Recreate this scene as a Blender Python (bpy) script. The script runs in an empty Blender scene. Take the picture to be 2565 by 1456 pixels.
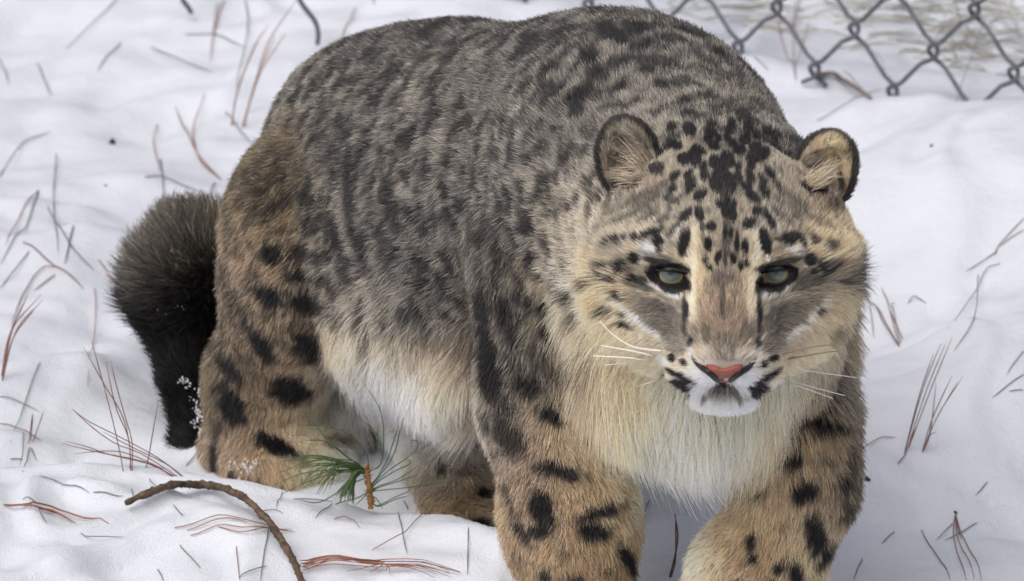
import bpy, math, random
import numpy as np
from mathutils import Vector, Matrix

random.seed(7)
rng = np.random.default_rng(7)
S = bpy.context.scene
COL = S.collection

# ------------------------------------------------------------------ camera
TH = math.radians(20.0)
CAM_H = 2.35
WF = 0.8 / 6.0                       # picture width per metre of distance
cam_d = bpy.data.cameras.new('camera')
cam = bpy.data.objects.new('camera', cam_d)
COL.objects.link(cam)
cam.location = (0, 0, CAM_H)
cam.rotation_euler = (math.radians(90) - TH, 0, 0)
cam_d.sensor_width = 36.0
cam_d.lens = 36.0 / WF
cam_d.clip_start = 0.1
cam_d.clip_end = 500.0
cam_d.dof.use_dof = True
cam_d.dof.focus_distance = 5.84
cam_d.dof.aperture_fstop = 16.0
S.camera = cam

# ------------------------------------------------------------------ sky, sun, exposure
SUN_EL, SUN_ROT = math.radians(56), math.radians(-140)
world = bpy.data.worlds.new('World')
S.world = world
world.use_nodes = True
nt = world.node_tree
bg = nt.nodes['Background']
sky = nt.nodes.new('ShaderNodeTexSky')
sky.sky_type = 'NISHITA'
sky.sun_disc = False
sky.sun_elevation = SUN_EL
sky.sun_rotation = SUN_ROT
sky.air_density = 0.5
sky.dust_density = 6.0
sky.ozone_density = 0.6
hs = nt.nodes.new('ShaderNodeHueSaturation')          # thin overcast: a paler sky
hs.inputs['Saturation'].default_value = 0.5
nt.links.new(sky.outputs[0], hs.inputs['Color'])
nt.links.new(hs.outputs[0], bg.inputs[0])
bg.inputs[1].default_value = 0.15
sun_d = bpy.data.lights.new('sun', 'SUN')
sun_d.energy = 0.6
sun_d.angle = math.radians(75)
sun_d.color = (1.0, 0.985, 0.96)
sun = bpy.data.objects.new('sun', sun_d)
COL.objects.link(sun)
sd = Vector((math.sin(SUN_ROT) * math.cos(SUN_EL), math.cos(SUN_ROT) * math.cos(SUN_EL), math.sin(SUN_EL)))
sun.rotation_euler = (-sd).to_track_quat('-Z', 'Y').to_euler()
S.view_settings.view_transform = 'Standard'
S.view_settings.look = 'None'
S.view_settings.exposure = -0.04
S.view_settings.gamma = 1.0
S.cycles.use_denoising = True
S.cycles.max_bounces = 10
S.cycles.diffuse_bounces = 7
S.cycles.glossy_bounces = 2
S.cycles.transmission_bounces = 4
S.cycles.transparent_max_bounces = 8

# ------------------------------------------------------------------ measuring helpers
# a sight line through (px, py) on a 2565 x 1456 sheet meets the upright plane at ground distance g
SI, CO = math.sin(TH), math.cos(TH)
def P(px, py, g):
    t = (728.0 - py) / 2565.0 * WF
    H = g * (SI - t * CO) / (CO + t * SI)
    zd = g * CO + H * SI
    return np.array([(px - 1282.5) / 2565.0 * WF * zd, g, CAM_H - H])
def PXM(p):                          # metres per sheet unit at a point
    return WF * (p[1] * CO + (CAM_H - p[2]) * SI) / 2565.0
def UV(q):                           # points (n,3) back to sheet coordinates
    H = CAM_H - q[:, 2]
    zd = q[:, 1] * CO + H * SI
    yc = q[:, 1] * SI - H * CO
    return 1282.5 + q[:, 0] / zd / WF * 2565.0, 728.0 - yc / zd / WF * 2565.0
R_ = np.array([1.0, 0, 0]); U_ = np.array([0, SI, CO]); F_ = np.array([0, CO, -SI])
def DIRV(a, b, c):                   # right, down, away -> unit vector
    v = a * R_ - b * U_ + c * F_
    return v / np.linalg.norm(v)

def hash3(ix, iy, iz, s):
    h = (ix * 73856093) ^ (iy * 19349663) ^ (iz * 83492791) ^ (s * 2654435)
    h = (h ^ (h >> 13)) * 1274126177
    h = h & 0x7fffffff
    return ((h ^ (h >> 16)) & 0xffff) / 65535.0
def noise(x, y, z, s=0):             # smooth value noise, 0..1
    x0 = np.floor(x).astype(np.int64); y0 = np.floor(y).astype(np.int64); z0 = np.floor(z).astype(np.int64)
    fx = x - x0; fy = y - y0; fz = z - z0
    fx = fx * fx * (3 - 2 * fx); fy = fy * fy * (3 - 2 * fy); fz = fz * fz * (3 - 2 * fz)
    r = 0
    for a in (0, 1):
        wx = fx if a else 1 - fx
        for b in (0, 1):
            wy = fy if b else 1 - fy
            for c in (0, 1):
                wz = fz if c else 1 - fz
                r = r + wx * wy * wz * hash3(x0 + a, y0 + b, z0 + c, s)
    return r
def fbm(x, y, z, s=0, o=3):
    r = 0; a = 0.5; n = 0
    for i in range(o):
        r = r + a * noise(x, y, z, s + i); n += a
        x = x * 2.03; y = y * 2.03; z = z * 2.03; a *= 0.5
    return r / n
def sstep(a, b, x):
    t = np.clip((x - a) / (b - a), 0, 1)
    return t * t * (3 - 2 * t)

# ------------------------------------------------------------------ object helpers
def tag(o, label=None, cat=None, group=None, kind=None):
    if label: o['label'] = label
    if cat: o['category'] = cat
    if group: o['group'] = group
    if kind: o['kind'] = kind
    return o
def mesh_obj(name, v, f, mat, parent=None, smooth=True):
    me = bpy.data.meshes.new(name)
    v = np.asarray(v, dtype=np.float32)
    if isinstance(f, np.ndarray) and f.ndim == 2:
        n, k = f.shape
        me.vertices.add(len(v)); me.vertices.foreach_set('co', v.ravel())
        me.loops.add(n * k); me.loops.foreach_set('vertex_index', f.astype(np.int32).ravel())
        me.polygons.add(n)
        me.polygons.foreach_set('loop_start', np.arange(0, n * k, k, dtype=np.int32))
        me.update(calc_edges=True); me.validate()
    else:
        me.from_pydata([tuple(map(float, q)) for q in v], [], f); me.update()
    if smooth:
        me.polygons.foreach_set('use_smooth', np.ones(len(me.polygons), dtype=bool))
    if mat: me.materials.append(mat)
    o = bpy.data.objects.new(name, me); COL.objects.link(o)
    if parent: o.parent = parent
    return o
def empty(name, loc=(0, 0, 0)):
    o = bpy.data.objects.new(name, None); COL.objects.link(o)
    o.empty_display_size = 0.05
    return o
def tube(pts, radii, sides=6):       # vertices and faces of a tapering tube along pts
    pts = np.asarray(pts, float); n = len(pts)
    radii = np.broadcast_to(np.asarray(radii, float), (n,))
    tan = np.gradient(pts, axis=0); tan /= np.linalg.norm(tan, axis=1)[:, None] + 1e-12
    ref = np.array([0.0, 0, 1]) if abs(tan[0][2]) < 0.9 else np.array([1.0, 0, 0])
    V = []; a = np.cross(tan[0], ref)
    for i in range(n):
        a = a - tan[i] * np.dot(a, tan[i]); a /= np.linalg.norm(a) + 1e-12
        b = np.cross(tan[i], a)
        for k in range(sides):
            an = 2 * math.pi * k / sides
            V.append(pts[i] + radii[i] * (math.cos(an) * a + math.sin(an) * b))
    Fc = []
    for i in range(n - 1):
        for k in range(sides):
            k2 = (k + 1) % sides
            Fc.append((i * sides + k, i * sides + k2, (i + 1) * sides + k2, (i + 1) * sides + k))
    Fc.append(tuple(range(sides))[::-1]); Fc.append(tuple((n - 1) * sides + k for k in range(sides)))
    return V, Fc
def spline(pts, n):                  # Catmull-Rom through pts
    pts = np.asarray(pts, float)
    if len(pts) == 2:
        t = np.linspace(0, 1, n)[:, None]
        return pts[0] * (1 - t) + pts[1] * t
    q = np.vstack([2 * pts[0] - pts[1], pts, 2 * pts[-1] - pts[-2]])
    out = []
    for u in np.linspace(0, len(pts) - 1 - 1e-6, n):
        i = int(u); t = u - i
        a, b, c, d = q[i:i + 4]
        out.append(0.5 * (2 * b + (c - a) * t + (2 * a - 5 * b + 4 * c - d) * t * t + (3 * b - a - 3 * c + d) * t ** 3))
    return np.array(out)

def make_mat(name, color, rough=0.7, spec=0.3):
    m = bpy.data.materials.new(name); m.use_nodes = True
    b = m.node_tree.nodes['Principled BSDF']
    b.inputs['Base Color'].default_value = (*color, 1)
    b.inputs['Roughness'].default_value = rough
    b.inputs['Specular IOR Level'].default_value = spec
    return m
def noise_mat(name, c1, c2, scale, rough=0.7, bump=0.0, bscale=None, spec=0.3):
    m = make_mat(name, c1, rough, spec); n = m.node_tree.nodes; l = m.node_tree.links
    b = n['Principled BSDF']
    tc = n.new('ShaderNodeTexCoord'); tx = n.new('ShaderNodeTexNoise'); tx.inputs['Scale'].default_value = scale
    tx.inputs['Detail'].default_value = 5
    l.new(tc.outputs['Object'], tx.inputs['Vector'])
    rp = n.new('ShaderNodeValToRGB'); rp.color_ramp.elements[0].color = (*c1, 1); rp.color_ramp.elements[1].color = (*c2, 1)
    rp.color_ramp.elements[0].position = 0.35; rp.color_ramp.elements[1].position = 0.65
    l.new(tx.outputs['Fac'], rp.inputs[0]); l.new(rp.outputs[0], b.inputs['Base Color'])
    if bump:
        t2 = n.new('ShaderNodeTexNoise'); t2.inputs['Scale'].default_value = bscale or scale; t2.inputs['Detail'].default_value = 6
        l.new(tc.outputs['Object'], t2.inputs['Vector'])
        bp = n.new('ShaderNodeBump'); bp.inputs['Strength'].default_value = 1.0; bp.inputs['Distance'].default_value = bump
        l.new(t2.outputs['Fac'], bp.inputs['Height']); l.new(bp.outputs[0], b.inputs['Normal'])
    return m
# ------------------------------------------------------------------ the snow
def capg(x, y, cx, cy, rx, ry, a=0.0):
    c, s = math.cos(a), math.sin(a)
    u = ((x - cx) * c + (y - cy) * s) / rx; v = (-(x - cx) * s + (y - cy) * c) / ry
    return np.exp(-(u * u + v * v))
# crest of the bank in front of the hind paws, as ground points (x, y)
CRX = np.array([P(a, b, g)[0] for a, b, g in ((-300, 1180, 5.80), (0, 1200, 5.80), (330, 1212, 5.78), (500, 1218, 5.77), (700, 1222, 5.76), (830, 1232, 5.75), (1000, 1275, 5.72), (1130, 1300, 5.69), (1250, 1355, 5.64), (1340, 1450, 5.58), (1480, 1600, 5.5))])
CRY = np.array([5.80, 5.80, 5.78, 5.77, 5.76, 5.75, 5.72, 5.69, 5.64, 5.58, 5.5])
CRZ = np.array([P(a, b, g)[2] for a, b, g in ((-300, 1190, 5.80), (0, 1195, 5.80), (330, 1205, 5.78), (500, 1215, 5.77), (700, 1222, 5.76), (830, 1232, 5.75), (1000, 1275, 5.72), (1130, 1300, 5.69), (1250, 1355, 5.64), (1340, 1450, 5.58), (1480, 1600, 5.5))])
def ground(x, y):
    x = np.asarray(x, float); y = np.asarray(y, float)
    far = sstep(2.2, 4.0, np.hypot(x, y - 6.2))
    z = 0.085 * (fbm(x * 2.2 + 9, y * 2.2, 0 * x, 3, 2) - 0.5)
    w = 0.05 * (noise(x * 5, y * 5, 0 * x, 30) - 0.5)
    z = z + 0.066 * (fbm((x + w) * 5 + y * 2.0, (y - x * 0.5 + w) * 6, 0 * x, 11, 3) - 0.5)
    z = z + 0.005 * (fbm((x * 0.8 + y * 0.6) * 18, (y * 0.8 - x * 0.6) * 30, 0 * x, 17, 2) - 0.5)
    # wind-packed layers: thin steps with soft edges
    tt = fbm((x + w) * 3.1 + 4, (y * 1.7 - x * 0.9 + w), 0 * x, 61, 3) * 7
    fr = tt - np.floor(tt)
    z = z + 0.010 * (np.floor(tt) + sstep(0.0, 0.55, fr) - tt) 
    # the bank
    cy = np.interp(x, CRX, CRY); cz = np.interp(x, CRX, CRZ)
    wob = 0.02 * (noise(x * 9, y * 0 + 2, 0 * x, 5) - 0.5)
    d = cy + wob - y                                     # positive towards the viewer
    back = sstep(-0.075, -0.002, d)
    front = 1 - 0.55 * sstep(0.03, 0.75, d)
    side = 1 - sstep(0.02, 0.12, x - np.interp(y, CRY[::-1], CRX[::-1]) - 0.02) * sstep(0.05, 0.12, x)
    lumps = 0.034 * (fbm(x * 11, y * 15 + x * 6, 0 * x, 41, 2) - 0.55) * sstep(0.0, 0.05, d)
    t2 = fbm(x * 3.4 + 7, y * 2.6 - x * 2.4, 0 * x, 81, 2) * 8; f2 = t2 - np.floor(t2)
    lumps = lumps + 0.016 * (np.floor(t2) + sstep(0.0, 0.35, f2) - t2) * sstep(0.0, 0.06, d)
    z = z * (1 - 0.5 * back) + cz * back * front * side + lumps * back * side
    # lump left of the tail, heap before the fence, drift on the right
    a = P(40, 1010, 6.0)
    z = z + 0.055 * capg(x, y, a[0] - 0.03, a[1] + 0.05, 0.09, 0.16, -0.5)
    b = P(2330, 330, 6.7)
    z = z + 0.085 * capg(x, y, b[0] + 0.08, 6.62, 0.26, 0.24, -0.5)
    c = P(2400, 1000, 6.1)
    z = z + 0.06 * capg(x, y, c[0] + 0.18, 6.25, 0.13, 0.45, -0.75)
    e = P(2420, 1330, 5.85)
    z = z + 0.03 * capg(x, y, e[0] + 0.03, 5.78, 0.10, 0.09, 0.3)
    k = P(1750, 1380, 5.8)                               # snow raised between the forelegs, added to catch more light
    z = z + 0.035 * capg(x, y, k[0] + 0.03, 5.68, 0.16, 0.14)
    return z * (1 - far)
def on_ground(px, py, lift=0.0):     # where a sight line meets the snow
    g = np.arange(4.9, 8.6, 0.004)
    t = (728.0 - py) / 2565.0 * WF
    H = g * (SI - t * CO) / (CO + t * SI)
    zd = g * CO + H * SI
    x = (px - 1282.5) / 2565.0 * WF * zd
    z = CAM_H - H
    hit = np.nonzero(z <= ground(x, g) + lift)[0]
    i = hit[0] if len(hit) else len(g) - 1
    return np.array([x[i], g[i], z[i]])

def build_ground():
    xs = np.concatenate([[-220, -60, -20, -8, -4, -2.6], np.linspace(-2, 2, 500)[1:-1] * 1.0, [2.6, 4, 8, 20, 60, 220]])
    ys = np.concatenate([[-220, -60, -20, -6, 0, 3, 4.2], np.linspace(4.6, 8.6, 560), [9.2, 10, 12, 16, 30, 80, 260]])
    xs = np.where(np.abs(xs) < 2, np.sign(xs) * (np.abs(xs) * 0.35 + 0.65 * np.abs(xs) ** 2 / 2), xs)
    X, Y = np.meshgrid(xs, ys)
    Z = ground(X, Y)
    V = np.stack([X, Y, Z], -1).reshape(-1, 3)
    ny, nx = X.shape
    i = np.arange(ny - 1)[:, None] * nx + np.arange(nx - 1)[None, :]
    Fq = np.stack([i, i + 1, i + nx + 1, i + nx], -1).reshape(-1, 4)
    m = bpy.data.materials.new('snow'); m.use_nodes = True
    n = m.node_tree.nodes; l = m.node_tree.links; b = n['Principled BSDF']
    b.inputs['Base Color'].default_value = (0.715, 0.745, 0.81, 1)
    b.inputs['Roughness'].default_value = 0.75
    b.inputs['Specular IOR Level'].default_value = 0.15
    tc = n.new('ShaderNodeTexCoord')
    t1 = n.new('ShaderNodeTexNoise'); t1.inputs['Scale'].default_value = 45; t1.inputs['Detail'].default_value = 4
    t2 = n.new('ShaderNodeTexNoise'); t2.inputs['Scale'].default_value = 700; t2.inputs['Detail'].default_value = 2
    l.new(tc.outputs['Object'], t1.inputs['Vector']); l.new(tc.outputs['Object'], t2.inputs['Vector'])
    b1 = n.new('ShaderNodeBump'); b1.inputs['Strength'].default_value = 0.7; b1.inputs['Distance'].default_value = 0.0035
    b2 = n.new('ShaderNodeBump'); b2.inputs['Strength'].default_value = 0.8; b2.inputs['Distance'].default_value = 0.0014
    l.new(t1.outputs['Fac'], b1.inputs['Height']); l.new(t2.outputs['Fac'], b2.inputs['Height'])
    l.new(b1.outputs[0], b2.inputs['Normal']); l.new(b2.outputs[0], b.inputs['Normal'])
    o = mesh_obj('snow_ground', V, Fq, m)
    tag(o, 'white uneven snow covering the ground', 'snow', kind='structure')
    return m
SNOW = build_ground()
# ------------------------------------------------------------------ the snow leopard's body
# each piece: kind, points (px, py, g, r) on the sheet, blend, flow (right, down, away), fur length, lift, region
PR = []
def cone(a, b, k, flow, L, lift, reg):
    pa, pb = P(*a[:3]), P(*b[:3])
    PR.append(dict(t='c', a=pa, b=pb, ra=a[3] * PXM(pa), rb=b[3] * PXM(pb), k=k, flow=DIRV(*flow), L=L, lift=lift, reg=reg))
def ell(c, r, k, flow, L, lift, reg, ax=None, sub=False):
    p = P(*c); m = PXM(p)
    if ax is None: A = np.stack([R_, -U_, F_])
    else:
        A = []
        for v in ax:
            q = DIRV(*v)
            for w in A: q = q - w * np.dot(q, w)
            A.append(q / np.linalg.norm(q))
        A = np.stack(A)
    PR.append(dict(t='e', c=p, A=A, r=np.array(r, float) * m, k=k, flow=DIRV(*flow), L=L, lift=lift, reg=reg, sub=sub))
BODYF = (-0.9, 0.45, 0.6)
# trunk
ell((885, 480, 6.02), (215, 310, 420), 0.06, (-0.6, 0.9, 0.3), .0095, .40, 'body')
ell((1050, 335, 5.98), (240, 215, 400), 0.08, (-1, 0.25, 0.7), .0095, .40, 'body')
ell((1250, 455, 5.84), (348, 356, 520), 0.11, BODYF, .0095, .40, 'body')
ell((1090, 640, 5.84), (235, 260, 420), 0.09, BODYF, .011, .40, 'body')
ell((1095, 830, 5.83), (215, 165, 400), 0.04, (-0.15, 1, 0.2), .030, .33, 'belly')
ell((1150, 935, 5.74), (100, 90, 200), 0.03, (0.0, 1, 0.1), .028, .3, 'belly')
ell((1550, 430, 5.68), (370, 388, 460), 0.11, (-0.8, -0.1, 0.9), .0095, .42, 'body')
cone((1640, 440, 5.55, 310), (1790, 580, 5.40, 290), 0.09, (-0.15, -0.7, 1), .010, .44, 'neck')
ell((1780, 820, 5.47), (300, 290, 350), 0.05, (0, 1, 0.2), .036, .34, 'chest')
# forelegs
cone((1395, 650, 5.60, 205), (1390, 1000, 5.60, 163), 0.026, (-0.3, 1, 0.1), .011, .34, 'foreR')
cone((1390, 1000, 5.60, 160), (1430, 1300, 5.57, 140), 0.03, (0, 1, 0.1), .0105, .34, 'foreR')
cone((1430, 1300, 5.57, 140), (1455, 1570, 5.55, 122), 0.03, (0, 1, 0.1), .010, .34, 'foreR')
cone((1455, 1640, 5.54, 130), (1460, 1665, 5.46, 125), 0.03, (0, 1, -0.4), .009, .32, 'foreR')
cone((1925, 820, 5.52, 160), (2000, 1090, 5.46, 108), 0.04, (0.2, 1, 0.2), .016, .32, 'foreL')
cone((2000, 1090, 5.46, 110), (2000, 1230, 5.46, 110), 0.03, (0, 1, 0.1), .010, .34, 'foreL')
cone((2000, 1230, 5.46, 110), (1893, 1450, 5.46, 136), 0.03, (-0.4, 1, -0.1), .0105, .34, 'foreL')
cone((1893, 1450, 5.46, 136), (1870, 1620, 5.48, 122), 0.03, (-0.4, 1, -0.1), .010, .34, 'foreL')
cone((1865, 1690, 5.46, 128), (1845, 1715, 5.39, 122), 0.03, (0, 1, -0.4), .009, .32, 'foreL')
# hind legs
ell((735, 590, 5.91), (166, 260, 200), 0.02, (-0.5, 0.9, 0.3), .0105, .34, 'hindR', ax=((1, 0.1, -0.2), (-0.1, 1, 0), (0, 0, 1)))
cone((745, 760, 5.92, 168), (660, 960, 5.95, 118), 0.03, (-0.3, 1, 0.1), .011, .34, 'hindR')
cone((660, 960, 5.95, 118), (620, 1110, 5.98, 84), 0.03, (-0.1, 1, 0.1), .010, .34, 'hindR')
cone((625, 1130, 5.97, 84), (690, 1180, 5.90, 88), 0.03, (0.2, 1, -0.2), .011, .32, 'hindR')
cone((690, 1160, 5.93, 95), (790, 1170, 5.92, 80), 0.03, (0.2, 1, -0.2), .010, .34, 'hindR')
ell((860, 1040, 5.99), (95, 130, 120), 0.03, (0, 1, 0.1), .022, .35, 'hindin')
cone((1010, 850, 6.00, 150), (1125, 1130, 5.90, 92), 0.03, (0, 1, 0.1), .016, .35, 'hindL')
cone((1125, 1130, 5.90, 92), (1175, 1330, 5.83, 84), 0.02, (0.1, 1, 0), .0105, .34, 'hindL')
cone((1175, 1380, 5.81, 90), (1200, 1400, 5.75, 84), 0.02, (0.1, 1, 0), .011, .32, 'hindL')
# tail
cone((860, 450, 6.10, 90), (710, 620, 6.20, 74), 0.03, (-0.5, 1, 0.3), .03, .6, 'tail')
cone((710, 620, 6.20, 74), (620, 900, 6.16, 62), 0.02, (-0.1, 1, 0), .03, .6, 'tail')
cone((620, 900, 6.16, 62), (575, 1150, 6.05, 42), 0.02, (-0.1, 1, 0), .025, .6, 'tail')
cone((575, 1150, 6.05, 46), (518, 1135, 6.02, 50), 0.015, (-0.5, 0, 0), .02, .6, 'tail')
cone((518, 1135, 6.02, 46), (484, 930, 6.05, 56), 0.015, (-0.3, -0.8, -0.4), .016, .5, 'tail')
cone((484, 930, 6.05, 56), (466, 800, 6.08, 78), 0.015, (-0.4, -0.8, -0.3), .016, .5, 'tail')
cone((458, 735, 6.08, 96), (484, 648, 6.07, 84), 0.015, (-0.4, -1, -0.2), .034, .7, 'tail')
# head
HG = 5.30
def hd(dx, dy, dz):                  # head-local sheet units -> (px, py, g)
    d = dz * 0.000294
    return (1815 + dx, 640 + dy, HG + d * 1.0)
ell(hd(0, -40, 30), (228, 235, 215), 0.04, (0, -1, 0.5), .008, .25, 'head')
for s in (-1, 1):
    ell(hd(s * 163 - 4, 115, 50), (112, 140, 140), 0.06, (s * 0.8, 0.8, 0.6), .018, .28, 'cheek', ax=((1, s * 0.25, 0), (-s * 0.25, 1, 0), (0, 0, 1)))
    ell(hd(s * 180, -50, 60), (85, 95, 90), 0.045, (s * 0.7, -0.6, 0.7), .009, .28, 'head')    # temple
    ell(hd(s * 150, -20, -70), (95, 60, 90), 0.03, (s * 0.7, -0.7, 0.5), .007, .25, 'head')        # brow
    ell(hd(s * 64, 262, -225), (76, 66, 84), 0.02, (s * 1, 0.35, 0.6), .005, .22, 'muzzle')   # whisker pad
    ell(hd(s * 130, 150, -80), (80, 95, 80), 0.03, (s * 0.6, 0.6, 0.7), .007, .25, 'head')       # cheekbone
cone((1815, 640, HG - 0.040, 100), (1815, 790, HG - 0.068, 84), 0.03, (0, -0.9, 0.5), .005, .22, 'head')   # nose bridge
cone((1815, 790, HG - 0.068, 84), (1816, 890, HG - 0.086, 62), 0.02, (0, -0.9, 0.5), .004, .2, 'head')
ell(hd(0, 334, -158), (72, 38, 74), 0.015, (0, 0.9, 0.4), .008, .3, 'chin')
# eye sockets and mouth groove
for s in (-1, 1):
    ell(hd(s * 132, 52, -195), (62, 40, 62), 0.006, (0, 0, 1), .0, .3, 'head', sub=True)
ell(hd(0, 322, -300), (70, 7, 70), 0.004, (0, 0, 1), .0, .3, 'muzzle', sub=True)
# ears: cup minus hollow
ell((1578, 410, HG + 0.045), (76, 116, 46), 0.008, (-0.4, -1, 0.2), .006, .24, 'earL', ax=((1, -0.25, -0.1), (0.25, 1, 0.25), (0, 0, 1)))
ell((2058, 440, HG + 0.045), (80, 112, 46), 0.008, (0.4, -1, 0.2), .006, .24, 'earR', ax=((1, 0.35, 0.1), (-0.35, 1, 0.25), (0, 0, 1)))
ell((1573, 424, HG + 0.037), (60, 97, 44), 0.004, (-0.4, -1, 0.2), .006, .24, 'earL', ax=((1, -0.25, -0.1), (0.25, 1, 0.25), (0, 0, 1)), sub=True)
ell((2063, 452, HG + 0.037), (64, 93, 44), 0.004, (0.4, -1, 0.2), .006, .24, 'earR', ax=((1, 0.35, 0.1), (-0.35, 1, 0.25), (0, 0, 1)), sub=True)

def sd(p, q):
    if q['t'] == 'c':
        ab = q['b'] - q['a']; ap = p - q['a']
        h = np.clip(ap @ ab / np.dot(ab, ab), 0, 1)
        return np.linalg.norm(ap - h[..., None] * ab, axis=-1) - (q['ra'] + (q['rb'] - q['ra']) * h)
    l = (p - q['c']) @ q['A'].T
    k0 = np.linalg.norm(l / q['r'], axis=-1); k1 = np.linalg.norm(l / q['r'] ** 2, axis=-1) + 1e-9
    return k0 * (k0 - 1) / k1
def bbox(q, m):
    if q['t'] == 'c':
        return (np.minimum(q['a'] - q['ra'], q['b'] - q['rb']) - m, np.maximum(q['a'] + q['ra'], q['b'] + q['rb']) + m)
    e = np.sqrt(((q['A'] * q['r'][:, None]) ** 2).sum(0))
    return q['c'] - e - m, q['c'] + e + m

def body_mesh(h=0.003):
    lo = np.min([bbox(q, 0.02)[0] for q in PR], 0); hi = np.max([bbox(q, 0.02)[1] for q in PR], 0)
    n = np.ceil((hi - lo) / h).astype(int) + 1
    Fd = np.full(n, 1.0, np.float32)
    for q in sorted(PR, key=lambda q: bool(q.get('sub'))):
        a, b = bbox(q, 1.7 * q['k'] + 0.015)
        i0 = np.clip(np.floor((a - lo) / h).astype(int), 0, n); i1 = np.clip(np.ceil((b - lo) / h).astype(int) + 1, 0, n)
        ax = [(lo[j] + h * np.arange(i0[j], i1[j])).astype(np.float32) for j in range(3)]
        g = np.stack(np.meshgrid(*ax, indexing='ij'), -1)
        d = sd(g, q).astype(np.float32)
        sl = tuple(slice(i0[j], i1[j]) for j in range(3))
        c = Fd[sl]; k = q['k']
        if q.get('sub'):
            hh = np.clip(0.5 - 0.5 * (c + d) / k, 0, 1); Fd[sl] = c * (1 - hh) + (-d) * hh + k * hh * (1 - hh)
        else:
            hh = np.clip(0.5 + 0.5 * (d - c) / k, 0, 1); Fd[sl] = d * (1 - hh) + c * hh - k * hh * (1 - hh)
    # surface nets
    ins = Fd < 0
    s8 = sum(ins[a:n[0] - 1 + a, b:n[1] - 1 + b, c:n[2] - 1 + c].astype(np.int8) for a in (0, 1) for b in (0, 1) for c in (0, 1))
    act = np.argwhere((s8 > 0) & (s8 < 8))
    idx = np.full(s8.shape, -1, np.int32); idx[tuple(act.T)] = np.arange(len(act))
    acc = np.zeros((len(act), 3)); cnt = np.zeros(len(act))
    cor = [(a, b, c) for a in (0, 1) for b in (0, 1) for c in (0, 1)]
    val = {k: Fd[act[:, 0] + k[0], act[:, 1] + k[1], act[:, 2] + k[2]].astype(float) for k in cor}
    for k in cor:
        for ax in range(3):
            if k[ax] == 0:
                k2 = list(k); k2[ax] = 1; k2 = tuple(k2)
                v0, v1 = val[k], val[k2]; m = (v0 < 0) != (v1 < 0)
                t = v0[m] / (v0[m] - v1[m])
                pos = np.tile(np.array(k, float), (m.sum(), 1)); pos[:, ax] = t
                acc[m] += pos; cnt[m] += 1
    V = lo + h * (act + acc / cnt[:, None])
    Q = []
    for ax in range(3):
        b, c = (ax + 1) % 3, (ax + 2) % 3
        sa = [slice(None)] * 3; sb = [slice(None)] * 3
        sa[ax] = slice(0, -1); sb[ax] = slice(1, None)
        A = ins[tuple(sa)]; B = ins[tuple(sb)]
        e = np.argwhere(A != B)
        e = e[(e[:, b] > 0) & (e[:, c] > 0) & (e[:, b] < n[b] - 1) & (e[:, c] < n[c] - 1)]
        fl = A[tuple(e.T)]
        def cell(db, dc):
            q = e.copy(); q[:, b] -= db; q[:, c] -= dc
            return idx[tuple(q.T)]
        quad = np.stack([cell(1, 1), cell(0, 1), cell(0, 0), cell(1, 0)], 1)
        quad[~fl] = quad[~fl][:, ::-1]
        Q.append(quad)
    Q = np.concatenate(Q)
    return V.astype(np.float32), Q
BV, BQ = body_mesh()
def vnormals(V, Q):
    N = np.zeros_like(V, dtype=float)
    fn = np.cross(V[Q[:, 2]] - V[Q[:, 0]], V[Q[:, 3]] - V[Q[:, 1]])
    for k in range(4): np.add.at(N, Q[:, k], fn)
    return N / (np.linalg.norm(N, axis=1)[:, None] + 1e-12)
BN = vnormals(BV, BQ)
# ------------------------------------------------------------------ coat colours and markings
def lin(r, g, b):
    f = lambda c: (c / 255 / 12.92) if c / 255 <= 0.04045 else ((c / 255 + 0.055) / 1.055) ** 2.4
    return np.array([f(r), f(g), f(b)])
PAL = dict(K=lin(40, 38, 38), D=lin(86, 82, 78), G=lin(118, 112, 103), L=lin(168, 158, 140), B=lin(126, 112, 88),
           T=lin(188, 163, 126), Y=lin(212, 192, 158), C=lin(231, 217, 192), W=lin(236, 233, 228), N=lin(160, 140, 120))
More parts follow.
